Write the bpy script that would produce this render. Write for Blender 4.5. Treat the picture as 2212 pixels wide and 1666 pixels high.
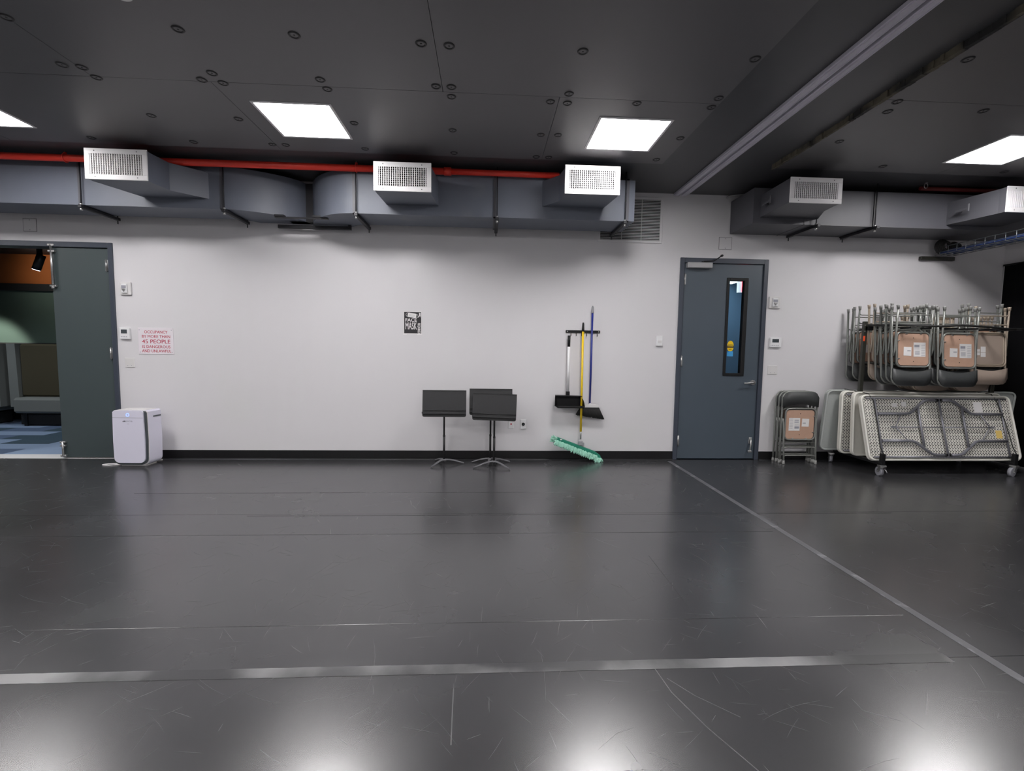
import bpy, math, random
from mathutils import Vector, Matrix, Euler
random.seed(7)
PI = math.pi
for o in list(bpy.data.objects):
    bpy.data.objects.remove(o)
S = bpy.context.scene
COL = S.collection

# ------------------------------------------------------------------ camera
CW, CH, FPX = 2212, 1666, 1014.63
CAM = Vector((0, -5.7249, 1.3661))
AX = (Vector((0.99844979, -0.05374338, 0.0144795)), Vector((0.0102063, -0.07895054, -0.99682629)),
      Vector((0.05471598, 0.99542878, -0.07827963)))      # right, down, forward
cd = bpy.data.cameras.new('camera')
cam = bpy.data.objects.new('camera', cd)
COL.objects.link(cam)
cd.sensor_fit = 'HORIZONTAL'
cd.sensor_width = 36
cd.lens = 36 * FPX / CW
cd.clip_start = 0.05
r_, d_, f_ = AX
cam.matrix_world = Matrix(((r_.x, -d_.x, -f_.x, CAM.x), (r_.y, -d_.y, -f_.y, CAM.y), (r_.z, -d_.z, -f_.z, CAM.z), (0, 0, 0, 1)))
S.camera = cam
S.view_settings.view_transform = 'Standard'
S.view_settings.look = 'None'
S.view_settings.gamma = 1
S.view_settings.use_curve_mapping = False
S.view_settings.exposure = 0.0

# ------------------------------------------------------------------ world and light levels
w = bpy.data.worlds.new('world')
S.world = w
w.use_nodes = True
w.node_tree.nodes['Background'].inputs[0].default_value = (0.02, 0.022, 0.025, 1)
w.node_tree.nodes['Background'].inputs[1].default_value = 0.3
PANEL_EMIT = 44.0
LOUNGE_W = 60.0
CORRIDOR_EMIT = 3.0


def P(px, py, Y=None, Z=None, X=None):
    """point where a sight line through the photograph meets a wall, floor or other plane"""
    d = AX[0] * ((px - CW / 2) / FPX) + AX[1] * ((py - CH / 2) / FPX) + AX[2]
    if Z is not None:
        t = (Z - CAM.z) / d.z
    elif X is not None:
        t = (X - CAM.x) / d.x
    else:
        t = ((Y or 0.0) - CAM.y) / d.y
    return CAM + d * t


# ------------------------------------------------------------------ materials
def srgb(r, g, b):
    f = lambda c: c / 255 / 12.92 if c <= 10 else ((c / 255 + 0.055) / 1.055) ** 2.4
    return (f(r), f(g), f(b), 1)


MATS = {}


def mat(name, col, rough=0.5, metal=0.0, spec=0.5, noise=0.06, nscale=8.0, bump=0.0, bscale=200.0, rvar=0.0, emit=None, es=0.0, coat=0.0, wear=None, ior=1.5):
    m = bpy.data.materials.new(name)
    m.use_nodes = True
    nt = m.node_tree
    N, L = nt.nodes, nt.links
    b = N['Principled BSDF']
    b.inputs['Roughness'].default_value = rough
    b.inputs['Metallic'].default_value = metal
    b.inputs['Specular IOR Level'].default_value = spec
    b.inputs['Coat Weight'].default_value = coat
    b.inputs['IOR'].default_value = ior
    tc = N.new('ShaderNodeTexCoord')
    nz = N.new('ShaderNodeTexNoise')
    nz.inputs['Scale'].default_value = nscale
    nz.inputs['Detail'].default_value = 5
    L.new(tc.outputs['Object'], nz.inputs['Vector'])
    mx = N.new('ShaderNodeMix')
    mx.data_type = 'RGBA'
    mx.inputs['A'].default_value = tuple(c * (1 - noise) for c in col[:3]) + (1,)
    mx.inputs['B'].default_value = tuple(min(1, c * (1 + noise)) for c in col[:3]) + (1,)
    L.new(nz.outputs['Fac'], mx.inputs['Factor'])
    out = mx.outputs['Result']
    if wear:
        n2 = N.new('ShaderNodeTexNoise')
        n2.inputs['Scale'].default_value = wear[1]
        n2.inputs['Detail'].default_value = 8
        L.new(tc.outputs['Object'], n2.inputs['Vector'])
        rp = N.new('ShaderNodeValToRGB')
        rp.color_ramp.elements[0].position = wear[2]
        rp.color_ramp.elements[1].position = wear[2] + wear[3]
        L.new(n2.outputs['Fac'], rp.inputs['Fac'])
        m2 = N.new('ShaderNodeMix')
        m2.data_type = 'RGBA'
        L.new(rp.outputs['Color'], m2.inputs['Factor'])
        L.new(out, m2.inputs['A'])
        m2.inputs['B'].default_value = wear[0]
        out = m2.outputs['Result']
    L.new(out, b.inputs['Base Color'])
    if rvar:
        mr = N.new('ShaderNodeMapRange')
        mr.inputs['To Min'].default_value = rough - rvar
        mr.inputs['To Max'].default_value = rough + rvar
        L.new(nz.outputs['Fac'], mr.inputs['Value'])
        L.new(mr.outputs['Result'], b.inputs['Roughness'])
    if bump:
        n3 = N.new('ShaderNodeTexNoise')
        n3.inputs['Scale'].default_value = bscale
        n3.inputs['Detail'].default_value = 3
        L.new(tc.outputs['Object'], n3.inputs['Vector'])
        bp = N.new('ShaderNodeBump')
        bp.inputs['Strength'].default_value = bump
        bp.inputs['Distance'].default_value = 0.002
        L.new(n3.outputs['Fac'], bp.inputs['Height'])
        L.new(bp.outputs['Normal'], b.inputs['Normal'])
    if emit:
        b.inputs['Emission Color'].default_value = emit
        b.inputs['Emission Strength'].default_value = es
    MATS[name] = m
    return m


def floor_mat(name, base, rough):
    m = mat(name, base, rough=rough, spec=0.5, noise=0.25, nscale=1.7, rvar=0.05, bump=0.03, bscale=60, ior=2.2)
    nt = m.node_tree
    N, L = nt.nodes, nt.links
    b = N['Principled BSDF']
    cur = b.inputs['Base Color'].links[0].from_socket
    geo = N.new('ShaderNodeNewGeometry')
    # dust haze, large soft patches
    dn = N.new('ShaderNodeTexNoise')
    dn.inputs['Scale'].default_value = 0.9
    dn.inputs['Detail'].default_value = 7
    dn.inputs['Roughness'].default_value = 0.65
    L.new(geo.outputs['Position'], dn.inputs['Vector'])
    dr = N.new('ShaderNodeMapRange')
    dr.inputs['From Min'].default_value = 0.45
    dr.inputs['From Max'].default_value = 0.75
    dr.inputs['To Max'].default_value = 0.35
    L.new(dn.outputs['Fac'], dr.inputs['Value'])
    m3 = N.new('ShaderNodeMix')
    m3.data_type = 'RGBA'
    L.new(dr.outputs['Result'], m3.inputs['Factor'])
    L.new(cur, m3.inputs['A'])
    m3.inputs['B'].default_value = tuple(min(1, c * 1.5) for c in base[:3]) + (1,)
    L.new(m3.outputs['Result'], b.inputs['Base Color'])
    return m


M_WALL = mat('wall_paint', srgb(214, 212, 215), 0.62, spec=0.3, noise=0.02, nscale=1.3, bump=0.15, bscale=260,
             wear=((0.66, 0.66, 0.66, 1), 0.9, 0.60, 0.2))
M_WALLDK = mat('room_paint_grey', srgb(190, 190, 192), 0.7, noise=0.03)
M_CEIL = mat('ceiling_black_paint', (0.105, 0.100, 0.106, 1), 0.42, spec=0.5, noise=0.22, nscale=0.8, rvar=0.06, bump=0.15, bscale=120, ior=1.6)
M_CEILDK = mat('ceiling_soffit_paint', (0.065, 0.065, 0.070, 1), 0.42, spec=0.5, noise=0.15, nscale=0.9, bump=0.15, bscale=120)
M_RAW = mat('ceiling_raw_edge', srgb(104, 98, 84), 0.9, noise=0.5, nscale=14, bump=0.8, bscale=40, wear=((0.03, 0.03, 0.03, 1), 3.5, 0.46, 0.15))
M_WASH = mat('washer_black', (0.012, 0.012, 0.013, 1), 0.45, noise=0.2, nscale=90)
M_FLOOR = floor_mat('black_vinyl', (0.032, 0.032, 0.035, 1), 0.26)
M_TAPE = mat('floor_tape_clear', (0.115, 0.115, 0.125, 1), 0.34, noise=0.3, nscale=6, bump=0.2, bscale=80, wear=((0.30, 0.30, 0.32, 1), 7.0, 0.58, 0.10))
M_TAPE2 = mat('floor_tape_worn', (0.036, 0.036, 0.039, 1), 0.29, noise=0.15, nscale=3, wear=((0.27, 0.27, 0.275, 1), 1.3, 0.46, 0.16), ior=2.0)
M_SCUFF = mat('scuff_grey', (0.085, 0.085, 0.09, 1), 0.34, noise=0.3, nscale=9, ior=2.1)
M_SCUFF2 = mat('scratch_pale', (0.24, 0.24, 0.24, 1), 0.5, noise=0.4, nscale=9)
M_BASE = mat('cove_base_black', (0.006, 0.006, 0.007, 1), 0.5, spec=0.35, noise=0.2)
M_TRIMM = mat('floor_edge_strip', (0.10, 0.10, 0.11, 1), 0.3, metal=0.6, noise=0.2)
M_DOOR = mat('door_blue_grey_paint', srgb(72, 82, 92), 0.42, noise=0.05, nscale=3, bump=0.08, bscale=300)
M_DOORG = mat('door_green_grey_paint', srgb(66, 76, 78), 0.45, noise=0.05, nscale=3, bump=0.08, bscale=300)
M_FRAME = mat('door_frame_paint', srgb(60, 66, 78), 0.42, noise=0.05, nscale=3)
M_STEEL = mat('brushed_steel', srgb(186, 186, 186), 0.34, metal=0.9, noise=0.08, nscale=40)
M_SATIN = mat('satin_aluminium', srgb(168, 168, 170), 0.45, metal=0.4, noise=0.05, nscale=30)
M_ALU = mat('track_aluminium', srgb(206, 202, 214), 0.45, metal=0.0, noise=0.08, nscale=10)
M_BLK = mat('black_metal', (0.008, 0.008, 0.009, 1), 0.50, spec=0.3, noise=0.2, nscale=20)
M_BLKM = mat('matt_black', (0.008, 0.008, 0.009, 1), 0.7, noise=0.2, nscale=20)
M_DUCT = mat('duct_grey_paint', srgb(100, 105, 117), 0.50, noise=0.06, nscale=5, bump=0.12, bscale=220, wear=((0.17, 0.18, 0.2, 1), 2.0, 0.62, 0.2))
M_DUCT2 = mat('duct_dark_grey_paint', srgb(84, 84, 90), 0.50, noise=0.06, nscale=5, bump=0.12, bscale=220)
M_HANG = mat('hanger_black', (0.014, 0.014, 0.018, 1), 0.5, noise=0.1)
M_RED = mat('red_pipe_paint', srgb(232, 62, 48), 0.36, noise=0.10, nscale=7)
M_GRILLE = mat('grille_white', srgb(232, 230, 232), 0.42, noise=0.02)
M_WHITE = mat('white_plastic', srgb(226, 226, 228), 0.38, noise=0.02)
M_WHITE2 = mat('off_white_plastic', srgb(212, 210, 210), 0.5, noise=0.03)
M_PURW = mat('purifier_white', srgb(222, 220, 236), 0.30, noise=0.01)
M_LCD = mat('lcd_grey', srgb(70, 76, 80), 0.2, noise=0.05)
M_SIGN = mat('sign_white', srgb(226, 220, 226), 0.45, noise=0.02)
M_SIGNRED = mat('sign_red_ink', srgb(176, 34, 62), 0.5, noise=0.03)
M_PAPER = mat('paper_white', srgb(226, 224, 224), 0.7, noise=0.02)
M_INK = mat('poster_black_ink', srgb(38, 36, 40), 0.6, noise=0.1)
M_INKG = mat('print_grey_ink', srgb(150, 150, 160), 0.7, noise=0.05)
M_CTUBE = mat('chair_grey_tube', srgb(136, 138, 134), 0.32, metal=0.3, noise=0.05)
M_CTAN = mat('chair_tan_tube', srgb(176, 162, 146), 0.35, metal=0.15, noise=0.04)
M_CPAD = mat('chair_charcoal_vinyl', srgb(60, 62, 63), 0.5, noise=0.12, nscale=30, bump=0.3, bscale=300)
M_CPADT = mat('chair_tan_steel', srgb(170, 154, 142), 0.4, noise=0.04)
M_BOARD = mat('brown_fibreboard', srgb(184, 150, 130), 0.75, noise=0.08, nscale=20)
M_TBL = mat('table_grey_plastic', srgb(228, 226, 218), 0.5, noise=0.04, nscale=30, bump=0.15, bscale=400)
M_TBLG = mat('table_blue_grey_plastic', srgb(168, 172, 170), 0.55, noise=0.04, nscale=30, bump=0.15, bscale=400)
M_TLEG = mat('table_leg_grey', srgb(140, 140, 148), 0.34, metal=0.35, noise=0.05)
M_PIT = mat('table_pit_shade', srgb(72, 70, 68), 0.7, noise=0.1)  # same table plastic, with the shade of the pits put into its colour
M_YEL = mat('yellow_paint', srgb(232, 196, 30), 0.35, noise=0.04)
M_BLUE = mat('blue_paint', srgb(40, 52, 134), 0.3, noise=0.05)
M_GREYP = mat('grey_plastic', srgb(150, 150, 154), 0.45, noise=0.03)
M_BRIST = mat('black_bristle', (0.012, 0.012, 0.012, 1), 0.8, noise=0.4, nscale=200)
M_MOPG = mat('mop_dark_green', srgb(34, 128, 104), 0.8, noise=0.15, nscale=60)
M_MOPL = mat('mop_light_green', srgb(158, 212, 192), 0.9, noise=0.25, nscale=150)
M_CURT = mat('black_curtain_cloth', (0.006, 0.006, 0.007, 1), 0.95, spec=0.1, noise=0.3, nscale=20, bump=0.3, bscale=300)
M_CABLE = mat('blue_cable', srgb(32, 58, 118), 0.5, noise=0.2, nscale=30)
M_ZINC = mat('zinc_wire', srgb(150, 156, 158), 0.35, metal=0.7, noise=0.1)
M_CARPA = mat('carpet_pale_blue', srgb(128, 146, 172), 0.95, noise=0.25, nscale=160, bump=0.5, bscale=400)
M_CARPB = mat('carpet_mid_blue', srgb(82, 98, 124), 0.95, noise=0.25, nscale=160, bump=0.5, bscale=400)
M_CARPC = mat('carpet_dark_teal', srgb(52, 72, 86), 0.95, noise=0.25, nscale=160, bump=0.5, bscale=400)
M_SOFA = mat('grey_sofa_fabric', srgb(112, 114, 110), 0.9, noise=0.15, nscale=200, bump=0.5, bscale=500)
M_SOFAD = mat('olive_sofa_fabric', srgb(62, 56, 38), 0.95, noise=0.2, nscale=200, bump=0.5, bscale=500)
M_WOOD = mat('orange_wood_panel', srgb(150, 84, 40), 0.5, noise=0.15, nscale=3)
M_LGREEN = mat('lounge_grey_green_wall', srgb(74, 90, 82), 0.5, noise=0.04)
M_ORANGE = mat('orange_label', srgb(232, 84, 40), 0.5)
M_STKY = mat('sticker_yellow', srgb(246, 204, 20), 0.4, emit=srgb(246, 204, 20), es=0.0)
M_PALEY = mat('sticker_pale_yellow', srgb(240, 208, 120), 0.6)
M_STKB = mat('sticker_blue', srgb(70, 160, 220), 0.4)
M_CORR = mat('corridor_blue_grey_paint', srgb(96, 122, 146), 0.6)
M_LENS = mat('light_diffuser', (1, 1, 1, 1), 0.5, emit=(1.0, 0.975, 0.97, 1), es=PANEL_EMIT)
M_LENS3 = mat('light_diffuser_fill', (1, 1, 1, 1), 0.5, emit=(1.0, 0.975, 0.97, 1), es=PANEL_EMIT * 0.62)
M_LENS2 = mat('corridor_light', (1, 1, 1, 1), 0.5, emit=(0.8, 0.92, 1.0, 1), es=CORRIDOR_EMIT)
M_EXIT = mat('exit_sign_red', (1, .1, .1, 1), 0.5, emit=(1.0, 0.05, 0.08, 1), es=6.0)
M_LED = mat('blue_led', (0.2, 0.35, 1, 1), 0.5, emit=(0.25, 0.4, 1.0, 1), es=2.0)
M_SPOT = mat('spot_lens', (1, 1, 1, 1), 0.5, emit=(0.75, 0.78, 1.0, 1), es=14.0)
M_RUB = mat('black_rubber', (0.015, 0.015, 0.015, 1), 0.6, noise=0.1)

mg = bpy.data.materials.new('door_glass')
mg.use_nodes = True
b_ = mg.node_tree.nodes['Principled BSDF']
b_.inputs['Base Color'].default_value = (0.85, 0.95, 0.93, 1)
b_.inputs['Roughness'].default_value = 0.02
b_.inputs['Transmission Weight'].default_value = 1.0
b_.inputs['IOR'].default_value = 1.15
M_GLASS = mg
mg2 = mg.copy()
mg2.name = 'wheel_grey_clear'
mg2 = M_WHEEL = mat('caster_grey_tyre', srgb(150, 150, 158), 0.35, noise=0.05)


# ------------------------------------------------------------------ mesh builder
class MB:
    def __init__(s):
        s.v, s.f, s.sm, s.mi = [], [], [], []
        s.m = 0

    def add(s, vs, fs, smooth=False, M=None):
        o = len(s.v)
        for v in vs:
            v = Vector(v)
            s.v.append(M @ v if M else v)
        for f in fs:
            s.f.append([i + o for i in f])
            s.sm.append(smooth)
            s.mi.append(s.m)
        return s

    def box(s, a, b, M=None, bev=0.0):
        x0, x1 = sorted((a[0], b[0])); y0, y1 = sorted((a[1], b[1])); z0, z1 = sorted((a[2], b[2]))
        if bev <= 0:
            vs = [(x0, y0, z0), (x1, y0, z0), (x1, y1, z0), (x0, y1, z0), (x0, y0, z1), (x1, y0, z1), (x1, y1, z1), (x0, y1, z1)]
            return s.add(vs, [(0, 3, 2, 1), (4, 5, 6, 7), (0, 1, 5, 4), (1, 2, 6, 5), (2, 3, 7, 6), (3, 0, 4, 7)], False, M)
        e = min(bev, (x1 - x0) / 2.01, (y1 - y0) / 2.01, (z1 - z0) / 2.01)
        def ring(i, z):
            return [(x0 + i, y0 + e, z), (x0 + e, y0 + i, z), (x1 - e, y0 + i, z), (x1 - i, y0 + e, z),
                    (x1 - i, y1 - e, z), (x1 - e, y1 - i, z), (x0 + e, y1 - i, z), (x0 + i, y1 - e, z)]
        vs = [( x0 + e, y0 + e, z0), (x1 - e, y0 + e, z0), (x1 - e, y1 - e, z0), (x0 + e, y1 - e, z0)]
        vs += ring(0, z0 + e) + ring(0, z1 - e)
        vs += [(x0 + e, y0 + e, z1), (x1 - e, y0 + e, z1), (x1 - e, y1 - e, z1), (x0 + e, y1 - e, z1)]
        fs = [(3, 2, 1, 0), (20, 21, 22, 23)]
        R = lambda k: 4 + k % 8
        T = lambda k: 12 + k % 8
        for k in range(8):
            fs.append((R(k), R(k + 1), T(k + 1), T(k)))
        lo = [0, 0, 1, 1, 2, 2, 3, 3]
        for k in range(8):
            a_, c_ = lo[k], lo[(k + 1) % 8]
            if a_ == c_:
                fs.append((a_, R(k + 1), R(k))); fs.append((20 + a_, T(k), T(k + 1)))
            else:
                fs.append((a_, c_, R(k + 1), R(k))); fs.append((20 + a_, T(k), T(k + 1), 20 + c_))
        return s.add(vs, fs, False, M)

    def prism(s, poly, h0, h1, axis='z', M=None, smooth=False):
        """poly in the plane square to axis: z -> (x,y), y -> (x,z), x -> (y,z)"""
        def pt(p, h):
            return (p[0], p[1], h) if axis == 'z' else ((p[0], h, p[1]) if axis == 'y' else (h, p[0], p[1]))
        n = len(poly)
        vs = [pt(p, h0) for p in poly] + [pt(p, h1) for p in poly]
        fs = [tuple(reversed(range(n))), tuple(range(n, 2 * n))]
        s.add(vs, fs, False, M)
        o = len(s.v) - 2 * n
        for i in range(n):
            j = (i + 1) % n
            s.f.append([o + i, o + j, o + n + j, o + n + i]); s.sm.append(smooth); s.mi.append(s.m)
        return s

    def tube(s, pts, r, n=8, cap=True, M=None, closed=False, flat=1.0):
        P_ = [Vector(p) for p in pts]
        rs = r if isinstance(r, (list, tuple)) else [r] * len(P_)
        vs, fs = [], []
        up = None
        L_ = len(P_)
        for i, p in enumerate(P_):
            if closed:
                t = (P_[(i + 1) % L_] - P_[i - 1]).normalized()
            else:
                a = P_[max(i - 1, 0)]; b = P_[min(i + 1, L_ - 1)]
                t = (b - a).normalized()
            if up is None:
                up = Vector((0, 0, 1)) if abs(t.z) < 0.9 else Vector((0, 1, 0))
            u = (up - t * up.dot(t))
            u = u.normalized() if u.length > 1e-6 else t.orthogonal().normalized()
            up = u
            wv = t.cross(u)
            for k in range(n):
                a = 2 * PI * k / n
                vs.append(p + (u * math.cos(a) * flat + wv * math.sin(a)) * rs[i])
        for i in range(L_ if closed else L_ - 1):
            for k in range(n):
                a, b = i * n + k, i * n + (k + 1) % n
                c, d = ((i + 1) % L_) * n + (k + 1) % n, ((i + 1) % L_) * n + k
                fs.append((a, b, c, d))
        s.add(vs, fs, True, M)
        if cap and not closed:
            o = len(s.v) - len(vs)
            s.f.append([o + k for k in reversed(range(n))]); s.sm.append(False); s.mi.append(s.m)
            s.f.append([o + (L_ - 1) * n + k for k in range(n)]); s.sm.append(False); s.mi.append(s.m)
        return s

    def cyl(s, a, b, r, n=12, r2=None, M=None):
        return s.tube([a, b], [r, r if r2 is None else r2], n, True, M)

    def lathe(s, prof, n=24, M=None):
        vs, fs = [], []
        for (r, z) in prof:
            for k in range(n):
                a = 2 * PI * k / n
                vs.append((r * math.cos(a), r * math.sin(a), z))
        for i in range(len(prof) - 1):
            for k in range(n):
                fs.append((i * n + k, i * n + (k + 1) % n, (i + 1) * n + (k + 1) % n, (i + 1) * n + k))
        s.add(vs, fs, True, M)
        return s

    def build(s, name, mats, parent=None, loc=None, rot=None, kind=None):
        me = bpy.data.meshes.new(name)
        me.from_pydata([tuple(v) for v in s.v], [], s.f)
        for m_ in (mats if isinstance(mats, (list, tuple)) else [mats]):
            me.materials.append(m_)
        me.polygons.foreach_set('use_smooth', s.sm)
        me.polygons.foreach_set('material_index', s.mi)
        me.update()
        o = bpy.data.objects.new(name, me)
        COL.objects.link(o)
        if parent:
            o.parent = parent
        if loc: o.location = loc
        if rot: o.rotation_euler = rot
        if kind: o['kind'] = kind
        return o


def tag(o, label, cat, group=None):
    o['label'] = label
    o['category'] = cat
    if group: o['group'] = group
    return o


def thing(name, label, cat, loc=(0, 0, 0), rot=(0, 0, 0), group=None):
    o = bpy.data.objects.new(name, None)
    o.empty_display_size = 0.1
    COL.objects.link(o)
    o.location = loc
    o.rotation_euler = rot
    return tag(o, label, cat, group)


def struct(o):
    o['kind'] = 'structure'
    return o


def rrect(w_, h_, r, n=5, cx=0, cy=0):
    out = []
    for (sx, sy, a0) in ((1, 1, 0), (-1, 1, 90), (-1, -1, 180), (1, -1, 270)):
        for k in range(n + 1):
            a = math.radians(a0 + 90 * k / n)
            out.append((cx + sx * (w_ / 2 - r) + r * math.cos(a), cy + sy * (h_ / 2 - r) + r * math.sin(a)))
    return out


def copy_tree(root, label=None, group=None):
    r = root.copy(); COL.objects.link(r)
    for ch in root.children:
        c = ch.copy(); COL.objects.link(c); c.parent = r
        for g in ch.children:
            d = g.copy(); COL.objects.link(d); d.parent = c
    if label: r['label'] = label
    if group: r['group'] = group
    return r


def text_mesh(name, txt, w_, h_, m, parent, loc, rot=(PI / 2, 0, 0), bold=0.0, depth=0.0004):
    """flat lettering fitted into a w x h box centred on loc"""
    cu = bpy.data.curves.new(name, 'FONT')
    cu.body = txt
    cu.align_x = 'CENTER'; cu.align_y = 'CENTER'
    cu.extrude = depth
    cu.resolution_u = 3
    to = bpy.data.objects.new(name, cu)
    COL.objects.link(to)
    bpy.context.view_layer.update()
    me = bpy.data.meshes.new_from_object(to)
    bpy.data.objects.remove(to)
    xs = [v.co.x for v in me.vertices]; ys = [v.co.y for v in me.vertices]
    cx, cy = (max(xs) + min(xs)) / 2, (max(ys) + min(ys)) / 2
    sx, sy = w_ / (max(xs) - min(xs)), h_ / (max(ys) - min(ys))
    for v in me.vertices:
        v.co.x = (v.co.x - cx) * sx; v.co.y = (v.co.y - cy) * sy
    if bold:
        base = [tuple(v.co) for v in me.vertices]; fcs = [tuple(p.vertices) for p in me.polygons]
        vs, fs = [], []
        dx_ = bold * min(w_, h_ * 3) * .28
        for q, (ox, oy) in enumerate(((-dx_, 0), (dx_, 0), (0, dx_ * .6), (0, -dx_ * .6))):
            fs += [tuple(i + len(vs) for i in f) for f in fcs]
            vs += [(x + ox, y + oy, z + q * .00003) for x, y, z in base]
        me = bpy.data.meshes.new(name)
        me.from_pydata(vs, [], fs)
    me.materials.clear(); me.materials.append(m)
    o = bpy.data.objects.new(name, me)
    COL.objects.link(o)
    o.parent = parent; o.location = loc; o.rotation_euler = rot
    return o


# ------------------------------------------------------------------ room shell
XL, XR, YB, ZC, ZP = -9.0, 6.55, -10.0, 3.26, 3.22
D1 = (-6.10, -4.285, 2.505)        # left double door opening (outer frame)
D2 = (2.352, 3.463, 2.505)         # right door
fl = struct(MB().box((XL - .2, YB - .2, -0.12), (XR + .2, 0.0, -0.004)).build('floor', M_BLKM))
ys = [0, -1.92, -3.81, -5.7, -7.6, YB]
for i in range(len(ys) - 1):
    for (x0, x1) in ((XL, -1.9), (-1.9, 2.275), (2.275, XR)):
        if x1 == -1.9 or x0 == -1.9:
            if x0 == -1.9: continue
            x1 = 2.275 if i != 99 else x1
        MB().box((x0 + .0015, ys[i + 1] + .0015, -0.0035), (x1 - .0015, ys[i] - .0015, 0.0)).build('vinyl_sheet', M_FLOOR, fl)
for (x0, y0, x1, y1) in ((-6.5, -2.343, 2.2, -2.337), (-7, -3.475, 2.2, -3.469), (1.095, -3.446, 1.101, -2.735), (-3.2, -1.35, 1.0, -1.345)):
    MB().box((x0, y0, 0.0), (x1, y1, 0.0012), bev=0.0008).build('seam_ridge', M_FLOOR, fl)
# tape strips on the floor
tp = MB().box((2.253, -9.5, 0.0005), (2.30, -0.10, 0.0016)).build('floor_tape', M_TAPE)
tag(tp, 'long strip of greyish tape running from the wall by the right door towards the camera', 'tape')
tp = thing('floor_tape', '', 'tape', (0, -3.813, 0.0006))
random.seed(21)
up, lo = [], []
for k in range(226):
    x = -6.9 + k * .04
    up.append((x, .030 + random.uniform(-.0012, .0012)))
    lo.append((x, -.030 + random.uniform(-.0012, .0012)))
MB().prism(lo + list(reversed(up)), 0, .0007).build('tape_piece', M_TAPE2, tp)
# scuffs and scratches worn into the vinyl
random.seed(4)
for nm, cnt, mm in (('scuff_marks', 1300, 'M_SCUFF'), ('deep_scratches', 90, 'M_SCUFF2')):
    b = MB()
    for k in range(cnt):
        d = random.uniform(1.3, 5.4)
        y = -5.72 + d
        x = random.uniform(-1.15, 1.15) * (d + .3)
        if not (-6 < x < 6.3) or y > -.15 or abs(y + 3.81) < .04: continue
        L_ = random.uniform(.03, .16) * (2.2 if random.random() < .12 else 1)
        a = random.uniform(0, PI); cu = random.uniform(-1.5, 1.5)
        wd = random.uniform(.0004, .0010)
        n = 5
        px_, py_ = x, y
        vs, fs = [], []
        for j in range(n + 1):
            w2 = wd * (1 - abs(2 * j / n - 1) ** 2 * .8)
            vs += [(px_ - math.sin(a) * w2, py_ + math.cos(a) * w2, .0004), (px_ + math.sin(a) * w2, py_ - math.cos(a) * w2, .0004)]
            px_ += math.cos(a) * L_ / n; py_ += math.sin(a) * L_ / n; a += cu * L_ / n
        for j in range(n): fs.append((2 * j, 2 * j + 1, 2 * j + 3, 2 * j + 2))
        b.add(vs, fs)
    if nm == 'scuff_marks':
        for arc_ in ([(.73, -3.78), (.755, -3.98), (.817, -4.16), (.889, -4.31), (.93, -4.40)], [(.767, -3.90), (.84, -4.0), (.965, -4.116)], [(-.12, -3.9), (-.115, -4.05), (-.109, -4.2)]):
            vs, fs = [], []
            for j, (x, y) in enumerate(arc_): vs += [(x - .0022, y, .0004), (x + .0022, y, .0004)]
            for j in range(len(arc_) - 1): fs.append((2 * j, 2 * j + 2, 2 * j + 3, 2 * j + 1))
            b.add(vs, fs)
    b.build(nm, globals()[mm], fl, kind='stuff')
tag(tp, 'wide worn tape strip crossing the foreground floor parallel to the back wall', 'tape')
tp = MB().box((-1.9, -1.955, 0.0005), (3.5, -1.925, 0.0012)).build('floor_tape', M_FLOOR)
tag(tp, 'faint narrow black tape strip on the floor nearest the back wall', 'tape')

# back wall with two door openings
wb = MB()
def wall_rect(mb, x0, x1, z0, z1, y0=0.0, y1=0.14):
    mb.box((x0, y0, z0), (x1, y1, z1))
wall_rect(wb, XL - .2, D1[0], 0, ZC + .1); wall_rect(wb, D1[0], D1[1], D1[2], ZC + .1)
wall_rect(wb, D1[1], D2[0], 0, ZC + .1); wall_rect(wb, D2[0], D2[1], D2[2], ZC + .1)
wall_rect(wb, D2[1], XR + .2, 0, ZC + .1)
struct(wb.build('wall_back', M_WALL))
struct(MB().box((XR, YB - .2, 0), (XR + .2, 0.0, ZC + .1)).build('wall_right', M_WALL))
struct(MB().box((XL - .2, YB - .2, 0), (XL, 0.0, ZC + .1)).build('wall_left', M_WALLDK))
struct(MB().box((XL, YB - .2, 0), (XR, YB, ZC + .1)).build('wall_front', M_WALLDK))
for nm, x0, x1 in (('baseboard_back', D1[1] + .0, D2[0] - .0), ('baseboard_back', D2[1], XR), ('baseboard_back', XL, D1[0])):
    b = MB().box((x0, -0.008, 0), (x1, 0.0, 0.106), bev=.003)
    b.box((x0, -0.026, 0.0), (x1, -0.008, 0.012), bev=.004)
    o = struct(b.build(nm, M_BASE))
    MB().box((x0, -0.045, 0.0), (x1, -0.026, 0.005), bev=.002).build('edge_strip', M_TRIMM, o)

# ceiling: base slab, gypsum boards with screwed washers
ce = struct(MB().box((XL - .2, YB - .2, ZC), (XR + .2, 0.1, ZC + .14)).build('ceiling', M_CEILDK))
ysA = [-0.975, -2.13, -3.36, -4.58, -5.8, -7.02, -8.24, YB]
LIGHTS = [(-6.9, -1.57), (-4.22, -1.57), (-1.52, -1.585), (1.185, -1.565), (4.68, -1.56),
          (-4.22, -5.0), (-1.52, -5.0), (1.185, -5.0), (4.68, -5.0),  # rear rows are unseen, added as soft fill for the shadows
          (-4.22, -8.2), (-1.52, -8.2), (1.185, -8.2), (4.68, -8.2)]
HL = 0.305


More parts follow.
